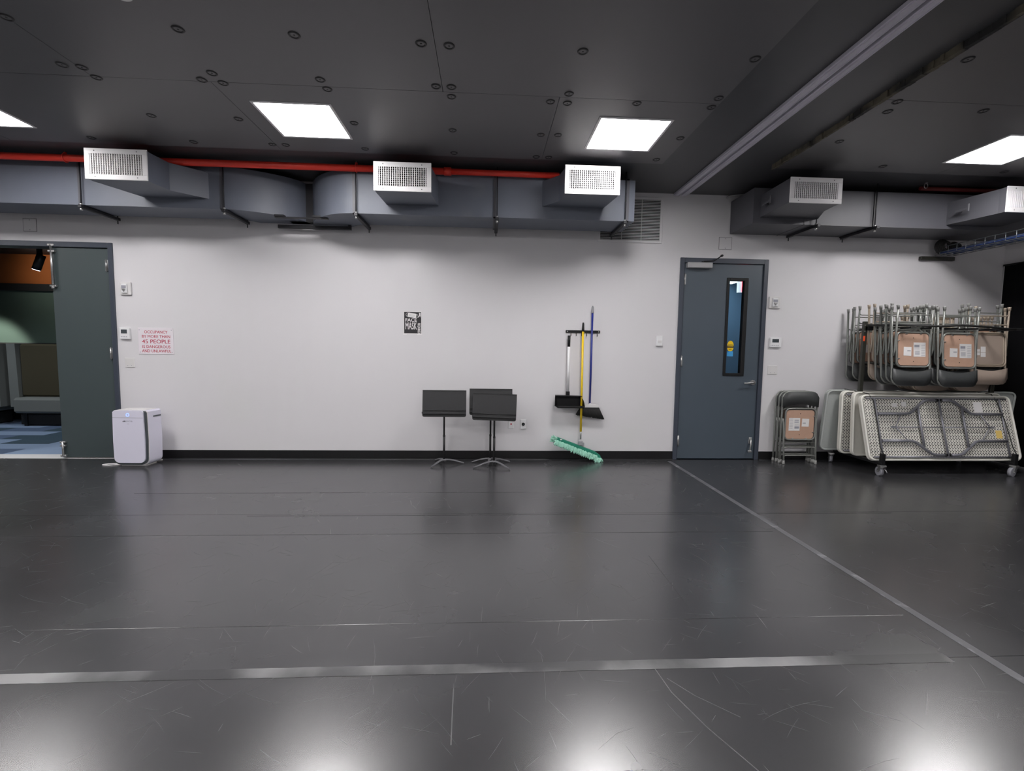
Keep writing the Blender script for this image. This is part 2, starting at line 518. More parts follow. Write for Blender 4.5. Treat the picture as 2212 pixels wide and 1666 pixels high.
def board(x0, x1, y0, y1):
    """one ceiling board, cut around any light that sits in it"""
    mb = MB()
    g = 0.0018
    x0 += g; x1 -= g; y0 += g; y1 -= g
    cuts = [(lx - HL, lx + HL, ly - HL, ly + HL) for lx, ly in LIGHTS if lx + HL > x0 and lx - HL < x1 and ly + HL > y0 and ly - HL < y1]
    xs_ = sorted({x0, x1, *[min(max(c, x0), x1) for q in cuts for c in q[:2]]})
    yy = sorted({y0, y1, *[min(max(c, y0), y1) for q in cuts for c in q[2:]]})
    for i in range(len(xs_) - 1):
        for j in range(len(yy) - 1):
            mx_, my_ = (xs_[i] + xs_[i + 1]) / 2, (yy[j] + yy[j + 1]) / 2
            if any(q[0] < mx_ < q[1] and q[2] < my_ < q[3] for q in cuts): continue
            mb.box((xs_[i], yy[j], ZP), (xs_[i + 1], yy[j + 1], ZC - 0.001))
    if mb.v: mb.build('ceiling_board', M_CEIL, ce)


for i in range(len(ysA) - 1):
    xs_ = [XL, -6.85, -4.41, -1.97, 0.52, 1.73] if i == 0 else ([XL, -7.65, -5.2, -2.77, -0.335, 1.73] if i % 2 else [XL, -6.4, -3.95, -1.5, 0.9, 1.73])
    for j in range(len(xs_) - 1):
        board(xs_[j], xs_[j + 1], ysA[i + 1], ysA[i])
    for (x0, x1) in ((2.90, 4.6), (4.6, XR)):
        board(x0, x1, ysA[i + 1] - (0.16 if i < 6 else 0), ysA[i] - (0.16 if i else 0))
# ragged raw edge of the right ceiling bay
rg = MB()
yy = -0.95
while yy > -9.5:
    st = random.uniform(.012, .05)
    h = random.uniform(0.0, 0.006)
    rg.box((2.866 + random.uniform(-.006, .006) + .008 * math.sin(yy * 3), yy - st, ZP - 0.003 - h), (2.886 + random.uniform(0, .010), yy, ZC - 0.001))
    yy -= st
rg.build('raw_board_edge', M_RAW, ce)['kind'] = 'stuff'
# washers
ws = MB()
ws.lathe([(0.0, -.003), (0.005, -.003), (0.006, -0.0012)], 12)
ws.lathe([(0.022, -0.0012), (0.024, -0.005), (0.032, -0.005), (0.036, 0.0)], 24)
ws.m = 1
ws.lathe([(0.006, -.0012), (0.022, -.0012)], 24)
wme = None
DS = [(-1.84, -2.69), (-1.17, -2.69), (-.42, -2.67), (-.25, -2.66), (.58, -2.67), (-2.86, -2.26), (-2.75, -2.24), (-2.75, -2.12), (-2.02, -2.15), (-1.9, -2.24),
      (-1.89, -2.12), (-1.18, -2.22), (-1.17, -2.1), (-.38, -2.2), (-.27, -2.2), (-.28, -2.07), (.46, -2.06), (.58, -2.18), (.59, -2.05), (1.11, -2.09),
      (-2.75, -1.58), (-2.06, -1.58), (-.31, -1.53), (.45, -1.51), (.6, -1.52), (-1.12, -1.59), (-1.16, -1.08), (-.33, -1.06), (.46, -1.04), (.58, -1.04),
      (1.63, -1.08), (-2.71, -1.09), (-2.0, -1.1), (-1.88, -1.1), (-3.6, -1.1), (1.67, -1.55), (1.68, -2.21), (1.69, -2.08), (1.68, -2.68), (-2.77, -2.72),
      (3.07, -1.61), (3.05, -2.13), (3.0, -2.27), (3.0, -2.78), (3.9, -1.12), (3.75, -2.2), (4.3, -2.2), (5.2, -1.1)]
for (x, y) in DS:
    o = bpy.data.objects.new('fastener_washer', wme) if wme else ws.build('fastener_washer', [M_WASH, M_CEIL], ce)
    if not wme: wme = o.data
    else:
        COL.objects.link(o); o.parent = ce
    o.location = (x, y, ZP - 0.0005)
# aluminium double track in the soffit
tk = thing('ceiling_track', 'silver double aluminium track running along the dark ceiling from the back wall', 'track', (2.313, -5.0, ZC))
for x0, x1 in ((-0.082, -0.012), (0.014, 0.080)):
    m = MB()
    m.box((x0, -4.9, -0.030), (x1, 4.985, -0.001), bev=.003)
    m.box((x0 + .012, -4.9, -0.036), (x0 + .016, 4.985, -0.030))
    m.box((x1 - .016, -4.9, -0.036), (x1 - .012, 4.985, -0.030))
    m.build('track_rail', M_ALU, tk)
MB().box((-0.012, -4.9, -0.006), (0.014, 4.985, -0.001)).build('track_slot', M_BLKM, tk)

# lights
lp = thing('ceiling_light', '', 'ceiling light', (0, 0, ZP))
fr = MB()
a, c = HL, HL - 0.022
for (x0, y0, x1, y1) in ((-a, -a, a, -c), (-a, c, a, a), (-a, -c, -c, c), (c, -c, a, c)):
    fr.box((x0, y0, -0.006), (x1, y1, 0.03), bev=.002)
fr.build('light_frame', M_GRILLE, lp)
MB().box((-c, -c, 0.006), (c, c, 0.012)).build('diffuser', M_LENS, lp)
lab = {1: 'square lit ceiling light at the left edge of the picture', 2: 'square lit ceiling light left of centre, above the left duct elbow',
       3: 'square lit ceiling light right of centre, above the third white grille', 4: 'square lit ceiling light in the right bay, beyond the raw plaster edge'}
for i, (x, y) in enumerate(LIGHTS):
    o = lp if i == 0 else copy_tree(lp)
    o.location = (x, y, ZP)
    o['label'] = lab.get(i, 'unseen square ceiling light assumed outside the picture')
    o['group'] = 'square ceiling lights'
    if y < -3:
        o.children[1].data = o.children[1].data.copy()
        o.children[1].data.materials[0] = M_LENS3

# smoke detector peeking in at the top edge
sd = MB().lathe([(0.0, -.045), (.03, -.045), (.045, -.035), (.055, -.012), (.065, -.01), (.068, 0), (0, 0)], 24).build('smoke_detector', M_WHITE, None, (-1.93, -3.0, ZP))
tag(sd, 'round white smoke detector on the black ceiling, cut by the top edge', 'smoke detector')

# ------------------------------------------------------------------ doors
def door_frame(mb, x0, x1, zt, fw=0.052, y0=-0.018, y1=0.145):
    mb.box((x0, y0, 0), (x0 + fw, y1, zt), bev=.004)
    mb.box((x1 - fw, y0, 0), (x1, y1, zt), bev=.004)
    mb.box((x0 + fw, y0, zt - fw - .008), (x1 - fw, y1, zt), bev=.004)
    mb.box((x0 + fw, 0.055, 0), (x0 + fw + .014, .075, zt - fw)); mb.box((x1 - fw - .014, 0.055, 0), (x1 - fw, .075, zt - fw))


def hinge(par, x, z, h=0.125, m=None):
    h_ = MB()
    h_.cyl((x, -0.010, z - h / 2), (x, -0.010, z + h / 2), 0.009, 10)
    h_.cyl((x, -0.010, z - h / 2 - .008), (x, -0.010, z + h / 2 + .008), 0.006, 8)
    h_.box((x - .018, -0.004, z - h / 2), (x + .018, 0.001, z + h / 2))
    return h_.build('hinge', m or M_STEEL, par)


# door_2 : blue grey single door on the right
d2 = bpy.data.objects.new('door_2', None); COL.objects.link(d2); d2['kind'] = 'structure'
d2['label'] = 'blue-grey steel door with a tall narrow window'
m = MB(); door_frame(m, *D2); m.build('door_frame', M_FRAME, d2)
gx0, gx1, gz0, gz1 = 2.955, 3.225, 1.065, 2.275       # window frame outer
lx0, lx1 = D2[0] + .056, D2[1] - .056
zt = D2[2] - .064
m = MB()
i0, i1, j0, j1 = gx0 + .02, gx1 - .02, gz0 + .02, gz1 - .02
for q in ((lx0, i0, .012, zt), (i1, lx1, .012, zt), (i0, i1, .012, j0), (i0, i1, j1, zt)):
    m.box((q[0], 0.006, q[2]), (q[1], 0.050, q[3]))
leaf = m.build('door_leaf', M_DOOR, d2)
m = MB()
t = .034
for q in ((gx0, gx0 + t, gz0, gz1), (gx1 - t - .014, gx1, gz0, gz1), (gx0 + t, gx1 - t, gz0, gz0 + t), (gx0 + t, gx1 - t, gz1 - t, gz1)):
    m.box((q[0], -0.006, q[2]), (q[1], 0.062, q[3]), bev=.004)
m.build('window_frame', M_BLK, d2)
MB().box((i0, .024, j0), (i1, .030, j1)).build('window_pane', M_GLASS, d2)
for z in (2.245, 1.243, 0.241):
    hinge(d2, D2[0] + .062, z)
m = MB()
m.box((2.430, -0.062, 2.378), (2.735, 0.006, 2.445), bev=.006)
m.box((2.437, -0.066, 2.385), (2.452, -0.060, 2.438))
cl = m.build('door_closer', M_SATIN, d2)
m = MB()
m.tube([(2.70, -.03, 2.447), (2.66, -.035, 2.452), (2.60, -.05, 2.452)], .006, 6)
m.tube([(2.62, -.055, 2.455), (2.745, -.06, 2.462), (2.835, -.075, 2.525)], .007, 6)
m.cyl((2.835, -.085, 2.525), (2.835, -.06, 2.525), .014, 10)
m.build('closer_arm', M_BLK, cl)
# lever
m = MB()
m.cyl((3.345, .006, .985), (3.345, -.014, .985), .032, 18)
m.cyl((3.345, -.010, .985), (3.345, -.05, .985), .012, 12)
m.tube([(3.345, -.05, .985), (3.30, -.052, .985), (3.245, -.046, .978), (3.215, -.04, .976)], [.014, .012, .010, .008], 10)
m.build('lever_handle', M_STEEL, d2)
# kick-down door holder
m = MB()
m.box((3.335, -.004, .205), (3.375, .006, .285), bev=.003)
m.tube([(3.355, -.012, .27), (3.352, -.03, .20), (3.335, -.034, .115)], [.012, .011, .010], 8)
m.box((3.315, -.045, .10), (3.358, -.02, .125), bev=.004)
m.build('door_holder', M_STEEL, d2)
# sticker on pane
st = MB().prism([(3.047 + .043 * math.cos(k * PI / 12), 1.436 + .068 * math.sin(k * PI / 12)) for k in range(24)], .021, .0235, 'y').build('caution_sticker', M_STKY, d2)
MB().box((3.007, .0205, 1.31), (3.085, .0235, 1.372)).build('sticker_tail', M_STKB, st)
MB().box((3.005, .0195, 1.415), (3.089, .0210, 1.443)).build('sticker_band', M_INK, st)
text_mesh('sticker_text', 'CAUTION', .07, .016, M_STKY, st, (3.047, .0190, 1.429))
text_mesh('sticker_print', 'AUTOMATIC', .06, .009, M_INK, st, (3.047, .0200, 1.456))
text_mesh('sticker_word', 'DOOR', .034, .010, M_INK, st, (3.047, .0200, 1.395))

# door_1 : left dark pair, one leaf shut
d1 = bpy.data.objects.new('door_1', None); COL.objects.link(d1); d1['kind'] = 'structure'
d1['label'] = 'dark green-grey narrow door leaf beside an open doorway'
m = MB(); door_frame(m, *D1); m.build('door_frame', M_FRAME, d1)
MB().box((-4.972, 0.006, 0.014), (D1[1] - .056, 0.050, D1[2] - .064), bev=.002).build('door_leaf', M_DOORG, d1)
for z in (2.25, 1.245, 0.24):
    hinge(d1, D1[1] - .075, z)
m = MB()
bx = -4.948
m.cyl((bx, -.016, 2.02), (bx, -.016, 2.47), .0125, 12)
for z in (2.465, 2.395, 2.005):
    m.box((bx - .034, -.026, z - .012), (bx + .036, .006, z + .012), bev=.004)
m.cyl((bx, -.016, 1.975), (bx, -.016, 2.0), .018, 12)
m.build('surface_bolt', M_STEEL, d1)
m = MB()
m.cyl((bx + .0, -.016, .03), (bx + .0, -.016, .20), .0125, 12)
for z in (.035, .155, .195):
    m.box((bx - .03, -.026, z - .010), (bx + .032, .006, z + .010), bev=.004)
m.build('surface_bolt', M_STEEL, d1)

# ------------------------------------------------------------------ lounge behind the left doorway
LY = 2.95
lf = struct(MB().box((-12.5, 0.14, -.1), (-3.6, LY + .2, -0.006)).build('floor_lounge', M_CARPC))
struct(MB().box((D1[0], 0.0, -.02), (D1[1], 0.20, 0.004), bev=.003).build('trim_threshold', M_WHITE2))
random.seed(3)
ty = 0.205
r = 0
while ty < LY:
    for k in range(9):
        x0 = -10.2 + k * .62 + (0.31 if r % 2 else 0)
        MB().box((x0 + .001, ty + .001, -.006), (x0 + .619, min(ty + .309, LY), 0.0)).build('carpet_tile', random.choice([M_CARPA, M_CARPA, M_CARPB, M_CARPC]) if r > 1 else random.choice([M_CARPA, M_CARPB, M_CARPA]), lf)
    ty += .31; r += 1
lw = struct(MB().box((-12.5, LY, 0), (-3.6, LY + .15, 3.2)).build('wall_lounge', M_LGREEN))
MB().box((-12.4, LY - .03, 2.36), (-3.7, LY, 3.0)).build('wood_panel', M_WOOD, lw)
MB().box((-12.4, LY - .05, 2.24), (-3.7, LY, 2.36)).build('dark_band', M_BLKM, lw)
struct(MB().box((-12.5, 0.14, 2.86), (-3.6, LY, 2.96)).build('ceiling_lounge', M_BLKM))
struct(MB().box((-3.7, 0.14, 0), (-3.6, LY, 2.9)).build('wall_lounge_side', M_BLKM))
struct(MB().box((-12.6, 0.14, 0), (-12.5, LY, 2.9)).build('wall_lounge_end', M_BLKM))


def lounge_seat(x0, x1, label, side=1):
    """side = +1: wing at the left end, -1: wing at the right end"""
    t = thing('lounge_seat', label, 'sofa', (x0, 2.15, 0), group='lounge seats beyond the left doorway')
    wd = x1 - x0
    MB().box((0.0, 0.0, .215), (wd, .62, .465), bev=.035).build('seat_cushion', M_SOFA, t)
    MB().box((-.03 if side > 0 else .0, .20, .465), (wd + (.03 if side < 0 else 0), .60, 1.33), bev=.03).build('backrest', M_SOFAD, t)
    if side > 0: q = [(-.175, .30), (-.03, .30), (-.055, 1.33), (-.185, 1.33)]
    else: q = [(wd + .02, .30), (wd + .12, .30), (wd + .12, 1.33), (wd + .04, 1.33)]
    MB().prism(q, .17, .60, 'y').build('side_wing', M_SOFA, t)
    for lx in (.1, wd - .12):
        MB().box((lx, .08, 0), (lx + .05, .13, .215)).build('leg', M_BLK, t)
        MB().box((lx, .5, 0), (lx + .05, .55, .215)).build('leg', M_BLK, t)
    MB().box((.04, .10, .02), (wd - .04, .5, .19)).build('plinth', M_BLKM, t)
    return t


MB().box((-12.4, LY - .02, 0), (-3.7, LY, 1.345)).build('dark_dado', M_BLKM, lw)
lounge_seat(-7.57, -5.97, 'grey fabric lounge seat with tall dark back, right one through the left doorway')
lounge_seat(-9.55, -8.02, 'grey fabric lounge seat at the left picture edge, mostly cut off', -1)
sp = thing('track_spotlight', 'black cylindrical spotlight hanging from the lounge ceiling, lit', 'spotlight', (-6.42, 1.5, 2.50))
MB().box((-.6, -.018, .322), (.6, .018, .358)).build('track_bar', M_BLK, sp)
MB().box((-.025, -.02, .09), (.025, .02, .322)).build('bracket', M_BLK, sp)
Ms = Matrix.Translation((0, 0, .05)) @ Matrix.Rotation(math.radians(22), 4, 'Y')
MB().cyl((0, 0, .06), (0, 0, -.16), .052, 18, M=Ms).build('lamp_head', M_BLK, sp)
MB().cyl((0, 0, -.161), (0, 0, -.164), .045, 18, M=Ms).build('lamp_lens', M_SPOT, sp)


def spot(loc, target, power, size, color=(1, 1, 1), blend=.5, rad=.05):
    l = bpy.data.lights.new('spot_lamp', 'SPOT')
    l.energy = power; l.spot_size = math.radians(size); l.spot_blend = blend; l.shadow_soft_size = rad
    l.color = color
    o = bpy.data.objects.new('spot_lamp', l); COL.objects.link(o)
    o.location = loc
    o.rotation_euler = (Vector(target) - Vector(loc)).to_track_quat('-Z', 'Y').to_euler()
    return o


def area(loc, sx, sy, power, color=(1, 1, 1), rot=(0, 0, 0)):
    l = bpy.data.lights.new('area_lamp', 'AREA')
    l.shape = 'RECTANGLE'; l.size = sx; l.size_y = sy; l.energy = power; l.color = color
    o = bpy.data.objects.new('area_lamp', l); COL.objects.link(o)
    o.location = loc; o.rotation_euler = rot
    return o


spot((-8.5, 1.75, 2.6), (-8.5, 2.93, .80), LOUNGE_W * 6, 46, (1, 1, .9), .5, .06)
for sx_ in (-6.0, -7.6, -9.2):
    spot((sx_, 1.1, 2.8), (sx_, 1.35, 0), LOUNGE_W * 1.0, 120, (.85, .93, 1), .6, .08)
spot((-7.2, 1.9, 2.75), (-7.2, 2.95, 2.5), LOUNGE_W * .5, 100, (1, .95, .85), .8, .08)

# ------------------------------------------------------------------ corridor behind the right door
struct(MB().box((1.2, 1.7, 0), (6.6, 1.8, 3.0)).build('wall_corridor', M_CORR))
struct(MB().box((1.2, .14, 2.46), (6.6, 1.8, 2.56)).build('ceiling_corridor', M_CORR))
struct(MB().box((1.2, .14, -.1), (6.6, 1.8, -.004)).build('floor_corridor', M_CARPC))
struct(MB().box((1.1, .14, 0), (1.2, 1.8, 2.8)).build('wall_corridor_end', M_CORR))
struct(MB().box((4.12, .14, 0), (4.2, 1.8, 2.8)).build('wall_corridor_side', M_CORR))
cl_ = MB().box((3.42, .95, 2.435), (3.86, 1.62, 2.459)).build('corridor_light', M_LENS2)
tag(cl_, 'bright corridor light seen at the top of the door window', 'ceiling light')
ex = thing('exit_sign', 'glowing red exit sign seen through the door window, top right corner', 'sign', (3.765, 1.15, 2.34))
MB().box((-.06, -.02, -.10), (.06, .02, .119), bev=.004).build('sign_box', M_WHITE, ex)
MB().box((-.005, -.024, -.085), (.055, -.020, .085)).build('sign_face', M_EXIT, ex)
spot((3.3, .7, 2.42), (3.5, 1.5, 1.2), 40, 130, (.72, .86, 1), .7, .08)

# ------------------------------------------------------------------ ducts
def duct_ring(mb, x, y0, y1, z0, z1, wx=.028, p=.010):
    mb.box((x - wx / 2, y0 - p, z0 - p), (x + wx / 2, y0 + .004, z1 + p))
    mb.box((x - wx / 2, y0 - p, z0 - p), (x + wx / 2, y1 + p, z0 + .004))
    mb.box((x - wx / 2, y0 - p, z1 - .004), (x + wx / 2, y1 + p, z1 + p))


def trapeze(par, x, yf, zb, yb=-.07, rods=(True, True)):
    mb = MB()
    y0 = yf - .055
    mb.box((x - .018, y0, zb - .032), (x + .018, yb, zb - .002), bev=.003)
    o = mb.build('trapeze_bar', M_HANG, par)
    rr = MB()
    rr.cyl((x, yf - .030, zb - .06), (x, yf - .030, ZC if yf < -1.2 else ZC), .006, 8)
    rr.build('hanger_rod', M_HANG, par)
    nn = MB().cyl((x, yf - .030, zb - .050), (x, yf - .030, zb - .033), .014, 6)
    nn.cyl((x, yf - .030, zb - .002), (x, yf - .030, zb + .012), .013, 6)
    nn.build('hanger_nut', M_STEEL, par)


def fine(pts, n=5):
    out = []
    for i in range(len(pts) - 1):
        p0, p1, p2, p3 = pts[max(i - 1, 0)], pts[i], pts[i + 1], pts[min(i + 2, len(pts) - 1)]
        for k in range(n):
            t = k / n
            out.append(tuple(.5 * (2 * p1[c] + (p2[c] - p0[c]) * t + (2 * p0[c] - 5 * p1[c] + 4 * p2[c] - p3[c]) * t * t + (3 * p1[c] - p0[c] - 3 * p2[c] + p3[c]) * t ** 3) for c in (0, 1)))
    return out + [pts[-1]]


dl = thing('air_duct', 'long blue-grey rectangular air duct with two curved elbows along the left ceiling', 'duct', (-1.6, -.3, 2.77))
IN = Matrix.Translation((1.6, .3, -2.77))
def dpart(mb, name, m, par=dl, T=IN, **k):
    for i, v in enumerate(mb.v): mb.v[i] = T @ v
    return mb.build(name, m, par, **k)
LZ0, LZ1, LYF, LYB = 2.775, 3.20, -.535, -.13
RZ0, RZ1, RYF = 2.755, 3.185, -.600
dpart(MB().box((XL + .02, LYF, LZ0), (-4.18, LYB, LZ1)), 'duct_section', M_DUCT)
dpart(MB().box((-4.176, LYF, LZ0), (-2.772, LYB, LZ1)), 'duct_section', M_DUCT)
el = [(-2.768, -.535), (-2.66, -.528), (-2.55, -.500), (-2.43, -.450), (-2.31, -.380), (-2.19, -.290), (-2.09, -.170), (-2.034, -.004), (-2.62, -.004), (-2.70, -.09), (-2.768, -.13)]
dpart(MB().prism(fine(el[:8]) + el[8:], LZ0, LZ1), 'duct_elbow', M_DUCT)
er = [(-1.40, -.600), (-1.50, -.590), (-1.60, -.560), (-1.70, -.505), (-1.79, -.43), (-1.87, -.34), (-1.94, -.23), (-1.99, -.12), (-2.03, -.004), (-1.60, -.004), (-1.50, -.10), (-1.40, -.14)]
dpart(MB().prism(list(reversed(fine(er[:9]) + er[9:])), RZ0, RZ1 + .01), 'duct_elbow', M_DUCT)
dpart(MB().box((-2.26, -.12, 2.775), (-1.82, -.006, 3.195)), 'dark_gap_plate', M_HANG)  # dark plate added so the gap between the elbows stays dark
dpart(MB().box((-1.396, RYF, RZ0), (.069, -.14, RZ1)), 'duct_section', M_DUCT)
dpart(MB().box((.073, RYF, RZ0), (1.497, -.14, RZ1)), 'duct_section', M_DUCT)
dpart(MB().box((1.501, RYF, RZ0), (1.578, -.14, RZ1)), 'duct_end_cap', M_DUCT)
for x, yf, z0, z1 in ((-4.178, LYF, LZ0, LZ1), (-2.770, LYF, LZ0, LZ1), (-1.398, RYF, RZ0, RZ1), (.071, RYF, RZ0, RZ1), (1.499, RYF, RZ0, RZ1)):
    mb = MB(); duct_ring(mb, x, yf, -.13, z0, z1)
    dpart(mb, 'joint_flange', M_DUCT2)
for x, yf, zb in ((-4.15, LYF, LZ0 - .008), (-2.735, LYF, LZ0 - .008), (-1.37, RYF, RZ0 - .008), (.095, RYF, RZ0 - .008), (1.468, RYF, RZ0 - .008)):
    for nm, mb, mm in (('trapeze_bar', MB().box((x - .018, yf - .055, zb - .032), (x + .018, -.07, zb - .001), bev=.003), M_HANG),
                       ('hanger_rod', MB().cyl((x, yf - .032, zb - .05), (x, yf - .032, ZC), .006, 8), M_HANG),
                       ('hanger_rod', MB().cyl((x, -.09, zb - .07), (x, -.09, ZC), .006, 8), M_HANG),
                       ('hanger_nut', MB().cyl((x, yf - .032, zb - .056), (x, yf - .032, zb - .033), .014, 6), M_STEEL),
                       ('hanger_nut', MB().cyl((x, yf - .032, zb), (x, yf - .032, zb + .014), .013, 6), M_STEEL)):
        dpart(mb, nm, mm)
dpart(MB().box((-2.39, -.115, 2.700), (-1.57, -.075, 2.738), bev=.003).box((-1.60, -.115, 2.738), (-1.57, -.075, 2.765)), 'trapeze_bar', M_HANG)
dpart(MB().box((-2.30, -.40, 2.742), (-1.74, -.36, 2.752)).box((-2.30, -.41, 2.752), (-2.2, -.35, 2.772)).box((-1.90, -.41, 2.752), (-1.76, -.35, 2.772)), 'elbow_bracket', M_HANG)
# right duct
dr = thing('air_duct', 'dark grey rectangular air duct along the ceiling right of the aluminium track', 'duct', (4.7, -.3, 2.8))
IN2 = Matrix.Translation((-4.7, .3, -2.8))
dpart(MB().box((2.950, -.510, 2.80), (4.355, -.012, 3.185)), 'duct_section', M_DUCT2, dr, IN2)
dpart(MB().box((4.359, -.510, 2.80), (XR - .02, -.012, 3.185)), 'duct_section', M_DUCT2, dr, IN2)
mb = MB(); duct_ring(mb, 4.357, -.51, -.02, 2.80, 3.185); dpart(mb, 'joint_flange', M_HANG, dr, IN2)
mb = MB(); duct_ring(mb, 3.545, -.51, -.02, 2.80, 3.185, .012, .004); dpart(mb, 'joint_flange', M_DUCT2, dr, IN2)
for x in (3.655, 4.34):
    zb = 2.792
    for nm, b, mm in (('trapeze_bar', MB().box((x - .018, -.60, zb - .032), (x + .018, -.05, zb - .001), bev=.003), M_HANG),
                      ('hanger_rod', MB().cyl((x, -.55, zb - .05), (x, -.55, ZC), .006, 8), M_HANG),
                      ('hanger_rod', MB().cyl((x, -.07, zb - .07), (x, -.07, zb), .006, 8), M_HANG),
                      ('hanger_nut', MB().cyl((x, -.55, zb - .056), (x, -.55, zb - .033), .014, 6), M_STEEL),
                      ('hanger_nut', MB().cyl((x, -.55, zb), (x, -.55, zb + .014), .013, 6), M_STEEL)):
        dpart(b, nm, mm, dr, IN2)
# little pipe at the right duct's upper left corner
pc = MB().tube([(2.87, -.05, 3.215), (2.90, -.05, 3.235), (2.99, -.07, 3.243), (3.06, -.1, 3.243)], .010, 8)
tag(pc.build('conduit_stub', M_SATIN), 'short bent conduit stub where the right duct meets the ceiling', 'conduit')


def diffuser(label, x0, x1, z0, z1, plan, m, tap=None):
    """plenum box with a white grille; plan = extra outline points behind the grille"""
    yf = -1.05
    t = thing('air_diffuser', label, 'air vent', ((x0 + x1) / 2, yf, z0), group='white grilled duct outlets')
    T = Matrix.Translation((-(x0 + x1) / 2, -yf, -z0))
    poly = [(x0 + .008, yf + .07), (x1 - .008, yf + .07)] + plan
    co = MB()
    for q in ((x0 + .008, x1 - .008, z0 + .006, z0 + .010), (x0 + .008, x1 - .008, z1 - .010, z1 - .006), (x0 + .008, x0 + .012, z0 + .010, z1 - .010), (x1 - .012, x1 - .008, z0 + .010, z1 - .010)):
        co.box((q[0], yf, q[2]), (q[1], yf + .07, q[3]))
    dpart(co, 'plenum_collar', m, t, T)
    dpart(MB().prism(poly, z0 + .006, z1 - .006), 'plenum_box', m, t, T)
    w_, h_ = x1 - x0, z1 - z0
    bw = .046
    f = MB()
    for q in ((x0, x1, z0, z0 + bw), (x0, x1, z1 - bw, z1), (x0, x0 + bw, z0 + bw, z1 - bw), (x1 - bw, x1, z0 + bw, z1 - bw)):
        f.box((q[0], yf - .012, q[2]), (q[1], yf - .001, q[3]), bev=.002)
    g = dpart(f, 'grille_frame', M_GRILLE, t, T)
    dpart(MB().box((x0 + .014, yf + .060, z0 + .012), (x1 - .014, yf + .069, z1 - .012)), 'throat_shade_plate', M_BLKM, t, T)  # black plate stands in for the shaded hollow behind the blades
    v = MB()
    n = 22
    for k in range(n):
        x = x0 + bw + (k + .5) * (w_ - 2 * bw) / n
        v.box((x - .0036, yf - .014, z0 + bw - .002), (x + .0036, yf - .002, z1 - bw + .002))
    dpart(v, 'louvre_blades', M_GRILLE, t, T, kind='stuff')
    hh = MB()
    n2 = 9
    for k in range(n2):
        z = z0 + bw + (k + .5) * (h_ - 2 * bw) / n2
        hh.box((x0 + bw - .002, yf + .005, z - .0022), (x1 - bw + .002, yf + .020, z + .0022))
    dpart(hh, 'cross_blades', M_GRILLE, t, T, kind='stuff')
    sc = MB()
    for sx in (x0 + .09, x1 - .09):
        for sz in (z0 + .022, z1 - .022):
            sc.cyl((sx, yf - .0135, sz), (sx, yf - .012, sz), .005, 8)
    dpart(sc, 'screws', M_DUCT2, t, T, kind='stuff')
    return t


diffuser('leftmost white-grilled duct outlet, above the dark left door', -3.705, -3.150, 2.868, 3.145, [(-3.135, -.78), (-2.90, LYF), (-3.56, LYF)], M_DUCT)
diffuser('white-grilled duct outlet just right of the two curved duct elbows', -1.090, -.545, 2.848, 3.118, [(-.522, RYF), (-1.062, RYF)], M_DUCT)
diffuser('brightest white-grilled duct outlet at the right end of the left duct', .742, 1.285, 2.878, 3.150, [(1.235, RYF), (.575, RYF), (.725, -.79)], M_DUCT)
diffuser('white-grilled duct outlet on the right duct, above the blue-grey door', 3.005, 3.545, 2.862, 3.112, [(3.56, -.8), (3.70, -.51), (3.03, -.51)], M_DUCT2)
diffuser('white-grilled duct outlet cut by the right picture edge', 5.300, 5.845, 2.838, 3.098, [(5.86, -.51), (5.22, -.51)], M_DUCT2)
# damper handles on the right outlets
for (x, y, z, lb) in ((2.994, -.66, 2.965, 'small damper handle on the side of the outlet above the right door'), (5.205, -.66, 2.95, 'small damper handle on the side of the outlet at the right edge')):
    q = MB()
    q.cyl((x + .03, y, z), (x - .022, y, z), .012, 10)
    q.box((x - .028, y - .12, z - .012), (x - .018, y + .02, z + .012), bev=.003)
    q.box((x - .030, y - .135, z - .03), (x - .016, y - .115, z + .05), bev=.003)
    tag(q.build('damper_handle', M_DUCT2), lb, 'damper handle')

# sprinkler pipe
pr = thing('sprinkler_pipe', 'bright red sprinkler pipe running in front of the left duct under the ceiling', 'pipe', (-1.5, -.66, 3.192))
def ppart(mb, nm, m): return dpart(mb, nm, m, pr, Matrix.Translation((1.5, .66, -3.192)))
ppart(MB().cyl((XL + .02, -.66, 3.194), (-.42, -.66, 3.190), .0335, 16), 'pipe_run', M_RED)
ppart(MB().cyl((-.42, -.66, 3.190), (.742, -.66, 3.187), .030, 16), 'pipe_run', M_RED)
ppart(MB().cyl((-.46, -.66, 3.190), (-.385, -.66, 3.190), .041, 16), 'pipe_coupling', M_RED)
for x in (-4.20, -1.355):
    ppart(MB().cyl((x, -.66, 3.226), (x, -.66, ZC), .006, 8), 'hanger_rod', M_STEEL)
    mb = MB()
    ring = [(x, -.66 + .040 * math.cos(k * PI / 8), 3.193 + .040 * math.sin(k * PI / 8)) for k in range(16)]
    mb.tube(ring, .006, 6, closed=True)
    mb.cyl((x, -.66, 3.226), (x, -.66, 3.245), .014, 8)
    ppart(mb, 'pipe_clamp', M_RED)
M_RED2 = mat('dim_red_pipe_paint', srgb(104, 26, 24), 0.6, noise=0.15)  # darker copy of the pipe red, dimness put into the colour
pf = thing('sprinkler_pipe', 'dim-coloured red pipe high in the dark gap above the right duct', 'pipe', (5.6, -.55, 3.225))
MB().cyl((-.76, 0, 0), (.93, 0, 0), .022, 14).build('pipe_run', M_RED2, pf)
hk = MB()
hk.tube([(.0 + .020 * math.cos(k * PI / 8), 0, .026 * math.sin(k * PI / 8)) for k in range(16)], .004, 6, closed=True)
hk.box((-.014, -.008, .026), (.014, .008, .036))
tag(hk.build('pipe_hanger_ring', M_STEEL, None, (4.80, -.66, 3.215)), 'small empty hanger ring above the right duct', 'hanger ring')

